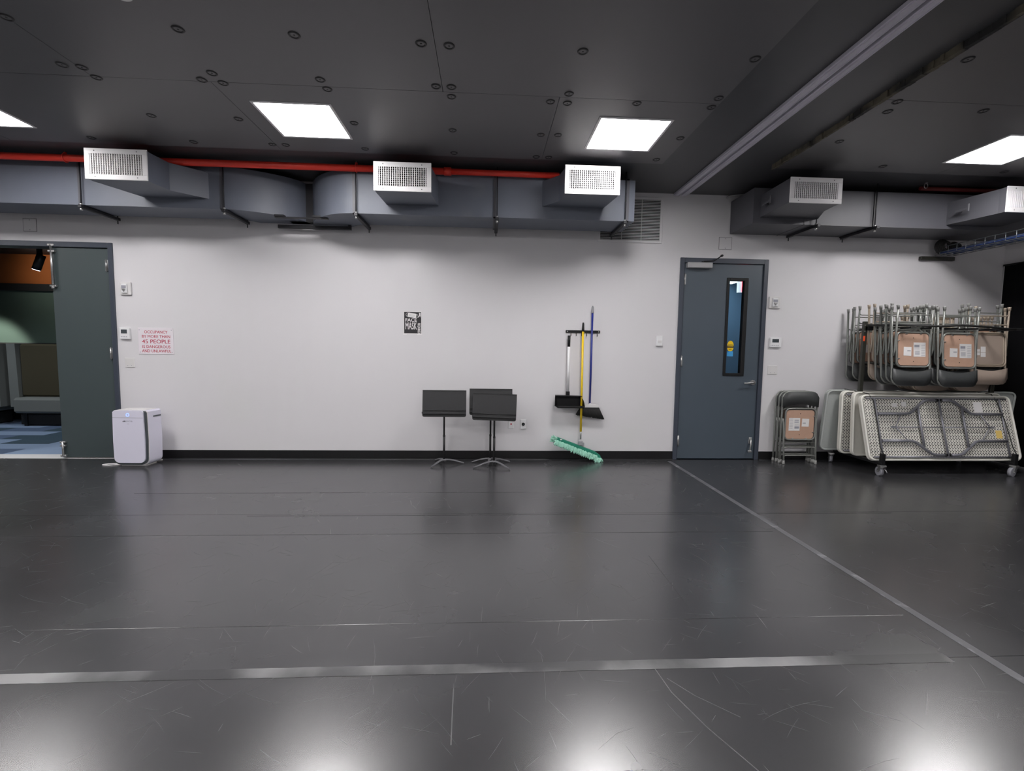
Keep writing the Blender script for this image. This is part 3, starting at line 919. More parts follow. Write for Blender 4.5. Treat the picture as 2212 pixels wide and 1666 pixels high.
# ------------------------------------------------------------------ wall fittings
# louvred return grille
x0, x1, z0, z1 = 1.352, 2.080, 2.695, 3.178
rg_ = thing('wall_grille', 'pale louvred return-air grille high on the back wall, half behind the duct end', 'air vent', ((x0 + x1) / 2, -.001, z0))
T = Matrix.Translation((-(x0 + x1) / 2, .001, -z0))
f = MB(); e = .03
for q in ((x0 - e, x1 + e, z0 - e, z0), (x0 - e, x1 + e, z1, z1 + e), (x0 - e, x0, z0, z1), (x1, x1 + e, z0, z1)):
    f.box((q[0], -.012, q[2]), (q[1], 0, q[3]), bev=.003)
dpart(f, 'grille_frame', M_WALL, rg_, T)
dpart(MB().box((x0, -.003, z0), (x1, -.001, z1)), 'throat_shade_plate', M_BLKM, rg_, T)  # shade between the slats, put in as a black backing plate
f = MB()
n = 27
for k in range(n):
    z = z0 + (k + .5) * (z1 - z0) / n
    f.prism([(-.004, z - .002), (-.012, z - .0062), (-.014, z - .0050), (-.006, z + .0040), (-.004, z + .0040)], x0, x1, 'x')
for x in (x0 + .26, x0 + .5):
    f.box((x - .002, -.013, z0), (x + .002, -.004, z1))
dpart(f, 'louvre_slats', M_WALL, rg_, T, kind='stuff')


def flush_panel(cx, cz, w_, h_, label):
    t = thing('access_panel', label, 'access panel', (cx, -.001, cz))
    f = MB()
    for q in ((-w_ / 2, w_ / 2, h_ / 2 - .003, h_ / 2), (-w_ / 2, w_ / 2, -h_ / 2, -h_ / 2 + .003), (-w_ / 2, -w_ / 2 + .003, -h_ / 2, h_ / 2), (w_ / 2 - .003, w_ / 2, -h_ / 2, h_ / 2)):
        f.box((q[0], -.002, q[2]), (q[1], 0, q[3]))
    f.build('shadow_gap', M_DUCT2, t)
    MB().box((-w_ / 2 + .004, -.004, -h_ / 2 + .004), (w_ / 2 - .004, 0, h_ / 2 - .004), bev=.001).build('panel_plate', M_WALL, t)
    MB().cyl((0, -.0055, h_ / 2 - .018), (0, -.004, h_ / 2 - .018), .004, 8).cyl((0, -.0055, -h_ / 2 + .018), (0, -.004, -h_ / 2 + .018), .004, 8).build('screws', M_DUCT2, t, kind='stuff')


flush_panel(2.905, 2.688, .162, .150, 'small square white access panel above the blue-grey door')
flush_panel(-5.17, 2.682, .145, .145, 'faint square access panel above the left doorway')


def plate(name, label, cat, px0, py0, px1, py1, d=.012, m=M_WHITE2, bev=.004, group=None):
    a, c = P(px0, py0), P(px1, py1)
    w_, h_ = c.x - a.x, a.z - c.z
    t = thing(name, label, cat, ((a.x + c.x) / 2, 0, (a.z + c.z) / 2), group=group)
    MB().box((-w_ / 2, -d, -h_ / 2), (w_ / 2, 0, h_ / 2), bev=bev).build('plate', m, t)
    return t, w_, h_


for (q, lb) in (((261, 610, 286, 638), 'square white alarm sounder on the wall beside the left door, topmost fitting'),
                ((1661, 641, 1683, 667), 'square white alarm sounder on the wall right of the blue-grey door, topmost fitting')):
    t, w_, h_ = plate('fire_alarm', lb, 'alarm', *q, d=.022)
    MB().box((-w_ * .28, -.040, -h_ * .36), (w_ * .22, -.022, h_ * .36), bev=.005).build('sounder_body', M_WHITE, t)
    MB().box((-w_ * .24, -.043, .002), (w_ * .18, -.040, h_ * .24), bev=.002).build('speaker_slots', M_INKG, t)
    MB().prism([(-w_ * .20, -.004), (w_ * .14, -.004), (-w_ * .02, -h_ * .26)], -.052, -.040, 'y').build('strobe_lens', M_STEEL, t)
for (q, lb) in (((261, 708, 284, 733), 'white thermostat with grey display left of the occupancy sign'),
                ((1662, 729, 1685, 751), 'white thermostat with grey display right of the blue-grey door')):
    t, w_, h_ = plate('thermostat', lb, 'thermostat', *q, d=.026, m=M_WHITE)
    MB().box((-w_ * .33, -.028, .0), (w_ * .25, -.0255, h_ * .34)).build('display', M_LCD, t)
    b = MB()
    for k in range(4): b.box((-w_ * .36 + k * w_ * .17, -.028, -h_ * .32), (-w_ * .27 + k * w_ * .17, -.0255, -h_ * .26))
    b.build('buttons', M_INKG, t, kind='stuff')
for (q, lb) in (((270, 773, 292, 794), 'blank white cover plate below the left thermostat'),
                ((1658, 790, 1678, 809), 'blank white cover plate below the right thermostat')):
    t, w_, h_ = plate('blank_plate', lb, 'wall plate', *q, d=.007)
    MB().cyl((-w_ * .2, -.0085, -h_ * .3), (-w_ * .2, -.007, -h_ * .3), .004, 8).cyl((w_ * .2, -.0085, -h_ * .3), (w_ * .2, -.007, -h_ * .3), .004, 8).build('screws', M_INKG, t, kind='stuff')
t, w_, h_ = plate('wall_sensor', 'small white wall sensor between the broom rack and the blue-grey door', 'sensor', 1417, 726, 1430, 748, d=.024, m=M_WHITE)
MB().box((-w_ * .3, -.026, -h_ * .2), (w_ * .3, -.024, h_ * .05)).build('sensor_vents', M_WHITE2, t)
t, w_, h_ = plate('wall_outlet', 'white wall plate with a small red button, left of the pair by the music stands', 'outlet', 1098, 906, 1110, 926, d=.007, m=M_WHITE)
MB().cyl((0, -.012, 0), (0, -.007, 0), .010, 14).build('red_button', M_SIGNRED, t)
MB().box((-w_ * .3, -.008, h_ * .40), (w_ * .3, -.0065, h_ * .43)).build('vent_line', M_INKG, t)
t, w_, h_ = plate('wall_outlet', 'white wall plate with a round black socket, right of the pair by the music stands', 'outlet', 1124, 906, 1136.5, 927, d=.007, m=M_WHITE)
MB().cyl((0, -.011, 0), (0, -.007, 0), .020, 18).build('round_socket', M_BLK, t)
MB().cyl((0, -.0125, 0), (0, -.011, 0), .008, 12).build('socket_core', M_LCD, t)

# occupancy sign
a, c = P(298, 708), P(376.5, 766)
w_, h_ = c.x - a.x, a.z - c.z
sg = thing('occupancy_sign', 'white sign with red lettering giving the room occupancy limit', 'sign', ((a.x + c.x) / 2, 0, (a.z + c.z) / 2))
MB().box((-w_ / 2, -.006, -h_ / 2), (w_ / 2, 0, h_ / 2), bev=.002).build('sign_plate', M_SIGN, sg)
for tx, ww, hh, zz in (('OCCUPANCY', .66, .105, .345), ('BY MORE THAN', .80, .105, .175), ('45 PEOPLE', .80, .145, -.015), ('IS DANGEROUS', .79, .105, -.215), ('AND UNLAWFUL', .83, .105, -.375)):
    text_mesh('sign_lettering', tx, w_ * ww, h_ * hh, M_SIGNRED, sg, (0.005, -.0064, h_ * zz), bold=.012)
for sx in (-1, 1):
    for sz in (-1, 1):
        MB().cyl((sx * w_ * .455, -.0085, sz * h_ * .42), (sx * w_ * .455, -.006, sz * h_ * .42), .0045, 8).build('screw', M_INKG, sg)

# face mask poster
a, c = P(872.5, 673), P(910, 721)
w_, h_ = .215, a.z - c.z + .012
po = thing('poster', 'small black and white face mask poster taped to the wall', 'poster', ((a.x + c.x) / 2, 0, (a.z + c.z) / 2 - .004))
MB().box((-w_ / 2, -.0015, -h_ / 2), (w_ / 2, -.0005, h_ / 2)).build('paper', M_PAPER, po)
MB().box((-w_ * .465, -.0021, -h_ * .455), (w_ * .475, -.0016, h_ * .475)).build('black_print', M_INK, po)
text_mesh('poster_lettering', 'FACE', w_ * .62, h_ * .145, M_PAPER, po, (-w_ * .08, -.0024, h_ * .125), bold=.035)
text_mesh('poster_lettering', 'MASK', w_ * .62, h_ * .31, M_PAPER, po, (-w_ * .08, -.0024, -h_ * .13), bold=.02)
text_mesh('poster_lettering', 'REQUIRED', h_ * .44, w_ * .17, M_PAPER, po, (w_ * .345, -.0024, -h_ * .235), rot=(PI / 2, PI / 2, 0), bold=.03)
Rm = Matrix.Rotation(math.radians(9), 4, 'Y')
mk = MB().prism(rrect(w_ * .48, h_ * .19, .012, 4), -.0026, -.0021, 'y', M=Rm)
for sx in (-1, 1):
    mk.tube([(sx * (w_ * .235 + .022 * math.sin(k * PI / 8)), -.0024, .022 * math.cos(k * PI / 8)) for k in range(9)], .0018, 5, M=Rm)
mk.build('mask_drawing', M_PAPER, po, (-w_ * .03, 0, h_ * .33))
ln = MB()
for z in (-.012, .002): ln.box((-w_ * .16, -.0030, z), (w_ * .16, -.0026, z + .003), M=Rm)
ln.build('mask_pleats', M_INKG, po, (-w_ * .03, 0, h_ * .33))
MB().box((w_ * .36, -.0026, h_ * .24), (w_ * .44, -.0021, h_ * .44)).box((w_ * .30, -.0026, h_ * .24), (w_ * .46, -.0021, h_ * .29)).build('hand_drawing', M_PAPER, po)
MB().box((-w_ * .52, -.002, -h_ * .52), (-w_ * .32, -.0005, -h_ * .47)).box((w_ * .25, -.002, -h_ * .52), (w_ * .52, -.0005, -h_ * .47)).build('clear_tape', M_GRILLE, po)

# ------------------------------------------------------------------ broom rack, dustpan, mop, broom
a, c = P(1222, 714), P(1296, 719.5)
rk = thing('broom_rack', 'black metal wall rail with hooks holding the cleaning tools', 'tool rack', ((a.x + c.x) / 2, 0, (a.z + c.z) / 2), rot=(0, 0, 0))
hw = (c.x - a.x) / 2
MB().box((-hw, -.012, -.016), (hw, 0, .016), bev=.003).build('rail', M_BLK, rk)
for k in range(6):
    x = -hw + .06 + k * (2 * hw - .10) / 5
    b = MB().tube([(x, -.012, -.008), (x, -.030, -.020), (x, -.036, -.045), (x, -.030, -.055)], .0045, 6)
    b.build('hook', M_BLK, rk)
for x in (-hw + .02, hw - .02):
    MB().cyl((x, -.0145, 0), (x, -.012, 0), .007, 10).build('screw', M_STEEL, rk)

# lobby dustpan
dp = thing('dustpan', 'black lobby dustpan with a white upright handle hanging from the rail', 'dustpan', (.996, -.05, 0.80))
MB().tube([(0, 0, .60), (0, 0, .735)], [.0165, .0165], 14).build('handle_grip', M_BLK, dp)
MB().cyl((0, 0, .048), (0, 0, .60), .0165, 14).build('handle_tube', M_WHITE, dp)
MB().box((-.022, -.022, .0), (.022, .018, .055), bev=.005).build('handle_socket', M_BLK, dp)
b = MB()
# open-front tray: back plate, two sides, bottom lip
b.prism([(-.155, .012), (.160, .006), (.190, -.136), (-.125, -.136)], -.012, -.006, 'y')
b.prism([(-.155, .012), (.160, .006), (.162, .0), (-.157, .004)], -.09, -.006, 'y')
b.add([(-.155, -.008, .012), (-.172, -.10, -.05), (-.172, -.10, -.115), (-.125, -.010, -.136), (-.149, -.008, .012), (-.166, -.10, -.05), (-.166, -.10, -.115), (-.119, -.010, -.136)],
      [(0, 1, 2, 3), (7, 6, 5, 4), (0, 4, 5, 1), (1, 5, 6, 2), (2, 6, 7, 3)])
b.add([(.155, -.008, .006), (.178, -.085, -.05), (.192, -.085, -.115), (.185, -.010, -.136), (.160, -.008, .006), (.183, -.085, -.05), (.198, -.085, -.115), (.191, -.010, -.136)],
      [(3, 2, 1, 0), (4, 5, 6, 7), (1, 5, 4, 0), (2, 6, 5, 1), (3, 7, 6, 2)])
b.prism([(-.166, -.115), (.196, -.115), (.190, -.140), (-.135, -.140)], -.10, -.010, 'y')
b.build('dustpan_tray', M_BLK, dp)
MB().tube([(-.125, -.102, -.122), (.190, -.102, -.126)], .006, 8).build('tray_lip', M_RUB, dp)

# blue broom
bt, bb = P(1280.5, 661, Y=-.055), P(1274, 873, Y=-.05)
br = thing('broom', 'angled broom with a long blue handle and black bristles', 'broom', (bb.x, -.05, bb.z))
hv = Vector((bt.x - bb.x, -.005, bt.z - bb.z))
MB().cyl((0, 0, -.01), tuple(hv * .93), .0125, 12).build('broom_handle', M_BLUE, br)
MB().tube([tuple(hv * .925), tuple(hv * .935), tuple(hv * .985), tuple(hv)], [.0135, .016, .014, .006], 12).build('handle_tip', M_GREYP, br)
MB().box((-.013, -.016, -.012), (.013, .016, .012), bev=.004).build('thread_collar', M_WHITE, br)
MB().prism([(-.115, -.018), (-.02, -.002), (.06, -.004), (.105, -.012), (.112, -.040), (-.118, -.040)], -.022, .022, 'y').build('broom_head', M_WHITE2, br)
random.seed(5)
b = MB()
for k in range(44):
    u = k / 43
    xt = -.112 + .220 * u
    xb = -.168 + .345 * u
    zb = -.135 - .052 * u + random.uniform(-.004, .004)
    for yy in (-.012, .004):
        b.tube([(xt, yy, -.038), (xb + random.uniform(-.003, .003), yy * 2.0, zb)], [.0045, .0055], 5)
b.build('bristles', M_BRIST, br, kind='stuff')

# yellow dust mop
mt, mb_ = P(1260, 697, Y=-.07), P(1254, 954, Y=-.10)
mo = thing('dust_mop', 'wide green dust mop with a yellow handle leaning at the wall', 'mop', (mb_.x, mb_.y, mb_.z))
hv = mt - mb_
MB().cyl(tuple(hv * .085), tuple(hv * .93), .0135, 12).build('mop_handle', M_YEL, mo)
MB().tube([tuple(hv * .925), tuple(hv * .935), tuple(hv * .99), tuple(hv)], [.0145, .016, .012, .009], 12).build('handle_grip', M_BLK, mo)
MB().cyl(tuple(hv * .02), tuple(hv * .09), .0105, 12).build('metal_ferrule', M_STEEL, mo)
MB().box((-.028, -.02, -.05), (.028, .02, .012), bev=.008).box((.02, -.025, -.06), (.042, .01, -.01), bev=.004).build('swivel_clamp', M_GREYP, mo)
ra = math.radians(21)
dx = Vector((math.cos(ra), 0.0, -math.sin(ra))); dz = Vector((math.sin(ra), 0.0, math.cos(ra)))
cen = P(1250, 966, Y=-.11) - Vector(mo.location)
cen = Vector((cen.x, -.01, cen.z))
HW = .305
b = MB()
def mp(u, v, y): return cen + dx * u + dz * v + Vector((0, y, 0))
outl = [(-HW, -.025), (-HW + .02, .018), (HW - .10, .022), (HW - .03, .005), (HW, -.028), (HW - .02, -.040), (-HW + .02, -.036)]
vs = [mp(u, v, -.035) for u, v in outl] + [mp(u, v, .035) for u, v in outl]
n = len(outl)
b.add(vs, [tuple(range(n)), tuple(reversed(range(n, 2 * n)))] + [(i, i + n, (i + 1) % n + n, (i + 1) % n) for i in range(n)])
b.build('mop_backing', M_MOPG, mo)
random.seed(11)
b = MB()
def strand(u, v, y, du, dv, dy, L_, r0=.0045):
    pts = []
    for s_ in range(5):
        t_ = s_ / 4
        pts.append(mp(u + du * t_ * L_ + random.uniform(-.004, .004), v + dv * t_ * L_ - .008 * math.sin(t_ * PI), y + dy * t_ * L_ + random.uniform(-.004, .004)))
    b.tube(pts, [r0, r0 * 1.15, r0 * 1.15, r0, r0 * .6], 5)
for k in range(300):
    u = random.uniform(-HW, HW)
    strand(u, -.014 + random.uniform(-.012, .006) - (.016 if u > HW - .06 else 0), -.036 + random.uniform(-.006, .0), random.uniform(-.25, .25), -1, random.uniform(-.45, -.05), random.uniform(.045, .066))
for k in range(90):
    u = random.uniform(-HW, HW)
    strand(u, -.03, random.uniform(-.02, .03), random.uniform(-.2, .2), -1, random.uniform(-.1, .2), random.uniform(.035, .055))
for k in range(80):
    strand(-HW + .01, random.uniform(-.03, .018), random.uniform(-.035, .03), -1, random.uniform(-.7, .25), random.uniform(-.3, .2), random.uniform(.04, .07))
    if k % 2: strand(HW - .01, random.uniform(-.035, -.02), random.uniform(-.035, .03), 1, random.uniform(-1.1, -.3), random.uniform(-.3, .2), random.uniform(.03, .05))
b.build('mop_strands', M_MOPL, mo, kind='stuff')
tgp = mp(-HW + .06, .012, -.037)
MB().box((tgp.x - .012, tgp.y - .002, tgp.z - .006), (tgp.x + .012, tgp.y + .001, tgp.z + .006)).build('mop_tag', M_PAPER, mo)

# ------------------------------------------------------------------ music stands
def music_stand(x, y, ztop, rz, desk_dx, tilt, legs, label, roll=0.0):
    t = thing('music_stand', label, 'music stand', (x, y, 0), group='black music stands by the wall')
    MB().cyl((0, 0, .05), (0, 0, .34), .0128, 14).build('base_tube', M_STAND, t)
    MB().cyl((0, 0, .34), (0, 0, ztop - .16), .0105, 12).cyl((0, 0, .330), (0, 0, .345), .0145, 14).build('pole', M_STAND, t)
    for i, (lx, ly) in enumerate(legs):
        d = Vector((lx, ly, 0))
        side = Vector((-ly, lx, 0)).normalized()
        pts = [d * .04 + Vector((0, 0, .058)), d * .25 + Vector((0, 0, .056)), d * .5 + Vector((0, 0, .046)), d * .75 + Vector((0, 0, .028)), d + Vector((0, 0, .010))]
        b = MB()
        wd = [.020, .017, .015, .013, .010]
        vs, fs = [], []
        for p, w2 in zip(pts, wd):
            for sx, sz in ((-1, -.55), (-1, .0), (-.5, .5), (.5, .5), (1, 0), (1, -.55)):
                vs.append(p + side * w2 * sx + Vector((0, 0, .012 * sz)))
        for s_ in range(4):
            for k in range(6):
                fs.append((s_ * 6 + k, s_ * 6 + (k + 1) % 6, (s_ + 1) * 6 + (k + 1) % 6, (s_ + 1) * 6 + k))
        fs += [tuple(range(6)), tuple(reversed(range(24, 30)))]
        b.add(vs, fs, True)
        b.build('leg', M_CAST, t)
    MB().lathe([(0, .035), (.024, .035), (.028, .05), (.022, .064), (.0, .064)], 16).build('hub', M_CAST, t)
    MB().cyl((.0, -.01, .03), (.0, -.03, .03), .012, 10).build('knob', M_BLK, t)
    # desk : local x width, z up, tilted back
    Md = Matrix.Translation((desk_dx, -.03, ztop - .16)) @ Matrix.Rotation(rz, 4, 'Z') @ Matrix.Rotation(roll, 4, 'Y') @ Matrix.Rotation(math.radians(tilt), 4, 'X')
    d = MB()
    W, Hh = .252, .155
    out = [(-W, Hh), (-W, -Hh + .02), (-W + .006, -Hh + .006), (-W + .02, -Hh), (W - .02, -Hh), (W - .006, -Hh + .006), (W, -Hh + .02), (W, Hh)]
    d.prism(out, -.0015, .0015, 'y', M=Md)
    d.box((-W, -.012, Hh - .004), (W, .0, Hh), M=Md)
    d.build('desk', M_DESK, t)
    d = MB()
    d.box((-W + .002, -.058, -Hh + .036), (W - .002, -.002, -Hh + .040), M=Md)
    d.box((-W + .002, -.060, -Hh + .036), (W - .002, -.056, -Hh + .056), M=Md)
    d.box((-W + .002, -.010, -Hh + .070), (W - .002, -.002, -Hh + .076), M=Md, bev=.002)
    d.tube([(-W + .002, -.059, -Hh + .057), (W - .002, -.059, -Hh + .057)], .0026, 8, M=Md)
    d.tube([(-W + .002, -.008, -Hh + .078), (W - .002, -.008, -Hh + .078)], .0032, 8, M=Md)
    d.build('desk_shelf', M_DESK, t)
    d = MB()
    d.box((-.05, .002, -.05), (.05, .022, .05), M=Md, bev=.006)
    d.cyl((-.06, .03, 0), (.06, .03, 0), .012, 10, M=Md)
    d.build('tilt_bracket', M_BLK, t)
    return t


M_STAND = mat('stand_black_tube', (0.007, 0.007, 0.008, 1), 0.5)
M_CAST = mat('cast_grey_base', srgb(104, 104, 108), 0.42, metal=0.3, noise=0.08)
M_DESK = mat('stand_black_enamel', (0.020, 0.020, 0.022, 1), 0.38, noise=0.15, nscale=40, bump=0.2, bscale=400)
music_stand(-.487, -.255, .880, 0, .005, -8, [(-.13, -.18), (.235, .02), (-.12, .17)], 'black music stand standing alone, left of the overlapping pair')
music_stand(.055, -.20, .897, 0, .002, -8, [(-.22, .02), (.24, .04), (-.03, -.18)], 'black music stand at the back of the overlapping pair')
music_stand(.098, -.33, .852, math.radians(-3), .0, -8, [(-.235, -.13), (.175, -.20), (.05, .20)], 'black music stand at the front of the overlapping pair', roll=math.radians(1.4))

# ------------------------------------------------------------------ air purifier and cord
ap = thing('air_purifier', 'white air purifier with dark side grooves on the floor by the dark left door', 'air purifier', (-3.915, -.20, 0), rot=(0, 0, math.radians(-2)))
W, Dp, Hh = .385, .205, .625
def purif_outline(w_, zb, zt, rb=.07, rt=.015, s=0.0):
    pts = []
    hw = w_ / 2
    for k in range(7):
        a = PI + k * PI / 12
        pts.append((-hw + s + rb + rb * math.cos(a), zb + rb + rb * math.sin(a)))
    for k in range(7):
        a = 1.5 * PI + k * PI / 12
        pts.append((hw - s - rb + rb * math.cos(a), zb + rb + rb * math.sin(a)))
    pts += [(hw + .0, .30), (hw - .006, zt - rt), (hw - .006 - rt, zt), (-hw + .006 + rt, zt), (-hw + .006, zt - rt), (-hw, .30)]
    return pts
MB().prism(purif_outline(W, .012, Hh, s=.006), -.16, Dp - .165, 'y', smooth=False).build('body', M_PURW, ap)
MB().prism(purif_outline(W - .010, .022, Hh - .006, s=.006), -.185, -.160, 'y').build('side_groove', M_LCD, ap)
MB().prism(purif_outline(W - .044, .046, Hh - .0, .055, s=.004), -.200, -.184, 'y').build('front_panel', M_PURW, ap)
MB().prism(purif_outline(W, .010, Hh, s=.006), -.163, -.158, 'y').build('trim_edge', M_GRILLE, ap)
MB().box((-.165, -.2010, Hh - .078), (.165, -.1995, Hh - .075)).build('panel_joint', M_INKG, ap)
MB().lathe([(.014, 0), (.018, .0), (.018, .0012), (.014, .0012), (.014, 0)], 24, M=Matrix.Translation((0, -.201, Hh - .045)) @ Matrix.Rotation(PI / 2, 4, 'X')).build('power_ring', M_LED, ap)
text_mesh('brand_lettering', 'AIR', .036, .014, M_INK, ap, (-.040, -.2006, Hh - .115), bold=.03)
text_mesh('brand_lettering', 'DOCTOR', .068, .014, M_INKG, ap, (.016, -.2006, Hh - .115))
MB().box((-.012, -.2010, Hh - .146), (.014, -.2004, Hh - .143)).build('logo_dash', M_INKG, ap)
MB().box((W / 2 - .004, -.08, .545), (W / 2 + .002, .03, .560)).build('hand_slot', M_LCD, ap)
MB().box((-.15, -.14, Hh - .002), (.15, .02, Hh + .006), bev=.003).build('top_grille', M_WHITE2, ap)
MB().box((-.13, -.15, 0), (.13, .02, .012)).build('foot', M_WHITE2, ap)
c0 = P(250, 1003, Z=.004)
cdm = MB().tube([(c0.x - .0 + .11 * math.cos(k * PI / 12) * (1 if k < 24 else .7) - (.04 if k > 24 else 0), c0.y + .03 * math.sin(k * PI / 12) - k * .0008, .006) for k in range(44)] + [(-3.86, -.12, .006), (-3.80, -.06, .006)], .0045, 6)
tag(cdm.build('power_cord', M_GRILLE), 'coiled white power cord on the floor in front of the air purifier', 'cord')

# ------------------------------------------------------------------ folding chairs
def arc(cx, cz, r, a0, a1, n=5):
    return [(cx + r * math.cos(math.radians(a0 + (a1 - a0) * k / n)), cz + r * math.sin(math.radians(a0 + (a1 - a0) * k / n))) for k in range(n + 1)]


def make_chair(tan=False):
    """folded chair, seen from the underside of the seat (front = -y), back at the top"""
    tube = M_CTAN if tan else M_CTUBE
    t = thing('folding_chair', '', 'chair')
    H_, hw, r = .885, .222, .085
    pts = [(-hw, 0.0, .03)] + [(-hw, .0, .4)] + [(x, .0, z) for x, z in arc(-hw + r, H_ - r, r, 180, 90)] + [(x, .0, z) for x, z in arc(hw - r, H_ - r, r, 90, 0)] + [(hw, .0, .4), (hw, 0.0, .03)]
    MB().tube(pts, .0115, 8).build('main_frame', tube, t)
    lw_ = .204
    for sx in (-1, 1):
        MB().tube([(sx * lw_, -.060, .03), (sx * lw_, -.036, .30), (sx * (lw_ + .004), -.020, .50), (sx * (hw - .004), -.016, .56)], [.010, .010, .010, .007], 8).build('rear_leg', tube, t)
    b = MB()
    for z, y in ((.205, -.045), (.105, -.054)):
        b.tube([(-lw_, y, z - .022), (-lw_ + .012, y, z - .006), (-lw_ + .03, y, z), (lw_ - .03, y, z), (lw_ - .012, y, z - .006), (lw_, y, z - .022)], .0065, 6)
    b.build('rear_crossbar', tube, t)
    MB().tube([(-hw, 0, .245), (-hw + .03, 0, .258), (hw - .03, 0, .258), (hw, 0, .245)], .0065, 6).build('front_crossbar', tube, t)
    b = MB()
    for x, y in ((-hw, 0), (hw, 0), (-lw_, -.060), (lw_, -.060)):
        b = MB().tube([(x, y, 0), (x, y, .012), (x, y, .045)], [.017, .016, .013], 10)
        b.build('foot_cap', tube if tan else M_CFOOT, t)
    # backrest, curved sheet
    b = MB()
    vs, fs = [], []
    nx = 14
    prof = []
    for i in range(nx + 1):
        u = -1 + 2 * i / nx
        x = u * (hw + .004)
        xa = min(abs(x), hw - .001)
        top = H_ + .006 if xa < hw - r else H_ - r + math.sqrt(max(0, r * r - (xa - hw + r) ** 2)) + .006
        bot = .70 + .035 * (1 - u * u)
        top = max(top, bot + .01)
        yb = -.010 - .020 * (1 - u * u)
        prof.append((x, yb, top, bot))
    for (x, yb, top, bot) in prof:
        vs += [(x, yb - .014, bot), (x, yb - .016, top), (x, yb + .002, top), (x, yb + .004, bot)]
    for i in range(nx):
        for k in range(4):
            a_, b2 = i * 4 + k, i * 4 + (k + 1) % 4
            fs.append((a_, a_ + 4, b2 + 4, b2))
    fs += [(0, 1, 2, 3), tuple(reversed([nx * 4 + k for k in range(4)]))]
    b.add(vs, fs, True)
    b.build('backrest', M_CPADT if tan else M_CPAD, t)
    # seat pan
    y0 = -.030
    sw, sh, cz = .385, .385, .490
    ring = rrect(sw, sh, .055, 5, 0, cz)
    s_ = MB().tube([(x, y0, z) for x, z in ring], .0095, 8, closed=True)
    s_.build('seat_rim', tube, t)
    MB().prism(rrect(sw - .004, sh - .004, .05, 5, 0, cz), y0 + .006, y0 + .028, 'y').build('seat', M_CPADT if tan else M_CPAD, t)
    if not tan:
        MB().prism(rrect(sw - .030, sh - .030, .04, 5, -.003, cz - .003), y0 + .0005, y0 + .006, 'y').build('seat_board', M_BOARD, t)
        b = MB()
        for x, z in ((.17, cz + .10), (.17, cz - .10), (.08, cz - .176), (-.09, cz - .176)):
            b.box((x - .012, y0 - .006, z - .005), (x + .012, y0 + .001, z + .005), bev=.002)
        b.build('seat_clips', M_STEEL, t)
        b = MB()
        for z in (cz + .13, cz - .13): b.cyl((-.004, y0 - .001, z), (-.004, y0 + .002, z), .005, 8)
        b.build('seat_screws', M_BLK, t)
        yl = y0 + .0002
        st1 = MB().box((-.145, yl - .0012, cz - .080), (-.005, yl, cz + .078)).build('warning_label', M_PAPER, t)
        p = MB()
        for k in range(7): p.box((-.138, yl - .0016, cz + .062 - k * .019), (-.095, yl - .0012, cz + .066 - k * .019))
        for k in range(4): p.box((-.075, yl - .0016, cz + .050 - k * .012), (-.020, yl - .0012, cz + .056 - k * .012))
        p.box((-.072, yl - .0016, cz - .055), (-.014, yl - .0012, cz - .028))
        for k in range(3): p.box((-.072, yl - .0016, cz - .005 - k * .008), (-.014, yl - .0012, cz - .003 - k * .008))
        p.build('label_print', M_INKG, st1)
        st2 = MB().box((.005, yl - .0012, cz - .028), (.095, yl, cz + .070), M=Matrix.Rotation(.03, 4, 'Y')).build('care_label', M_PAPER, t)
        p = MB()
        for k in range(8): p.box((.03 + k * .005, yl - .0018, cz + .006), (.033 + k * .005, yl - .0012, cz + .020))
        p.build('label_print', M_INKG, st2)
    else:
        MB().tube([(x, y0 + .004, z) for x, z in rrect(sw - .035, sh - .035, .045, 5, 0, cz)], .006, 6, closed=True).build('seat_lip', tube, t)
        yl = y0 + .006
        for nm, q in (('warning_label', (.045, cz - .035, .105, cz + .03)), ('warning_label', (.045, cz + .035, .105, cz + .085)), ('care_label', (.115, cz - .005, .155, cz + .025)), ('care_label', (.115, cz + .032, .155, cz + .065))):
            MB().box((q[0], yl - .0014, q[1]), (q[2], yl, q[3])).build(nm, M_PAPER, t)
    return t


M_CFOOT = mat('chair_foot_grey', srgb(140, 140, 138), 0.5)
ch_g = make_chair(False)
ch_t = make_chair(True)
used = {False: False, True: False}
def chair(x, y, z, rx, ry, rz, label, group, tan=False):
    src = ch_t if tan else ch_g
    if used[tan]: o = copy_tree(src)
    else:
        o = src; used[tan] = True
    o.location = (x, y, z)
    o.rotation_euler = (rx, ry, rz)
    o['label'] = label; o['group'] = group
    return o


# three leaning on the wall
for k, lb in enumerate(('front black-backed folding chair of the three leaning at the wall beside the blue-grey door',
                        'middle folding chair of the three leaning at the wall beside the blue-grey door',
                        'rearmost folding chair of the three leaning at the wall beside the blue-grey door')):
    chair(3.862, -.170 + k * .062, 0.0, math.radians(0.0), 0, 0, lb, 'folding chairs leaning on the wall')

# hanging chairs (upside down): y, z of the backrest edge, dx
G = 'folding chairs hanging on the cart'
HX = [4.738, 5.280, 5.805]
def hang(col, y, zlow, lab_, tan=False, tilt=0.0, dx=0.0, ry=0.0):
    # flipped about the y axis, so the feet point up
    o = chair(HX[col] + dx, y + .075, zlow + .885, math.radians(4.8 + tilt * .5), PI + ry, 0, lab_, G, tan)
    return o


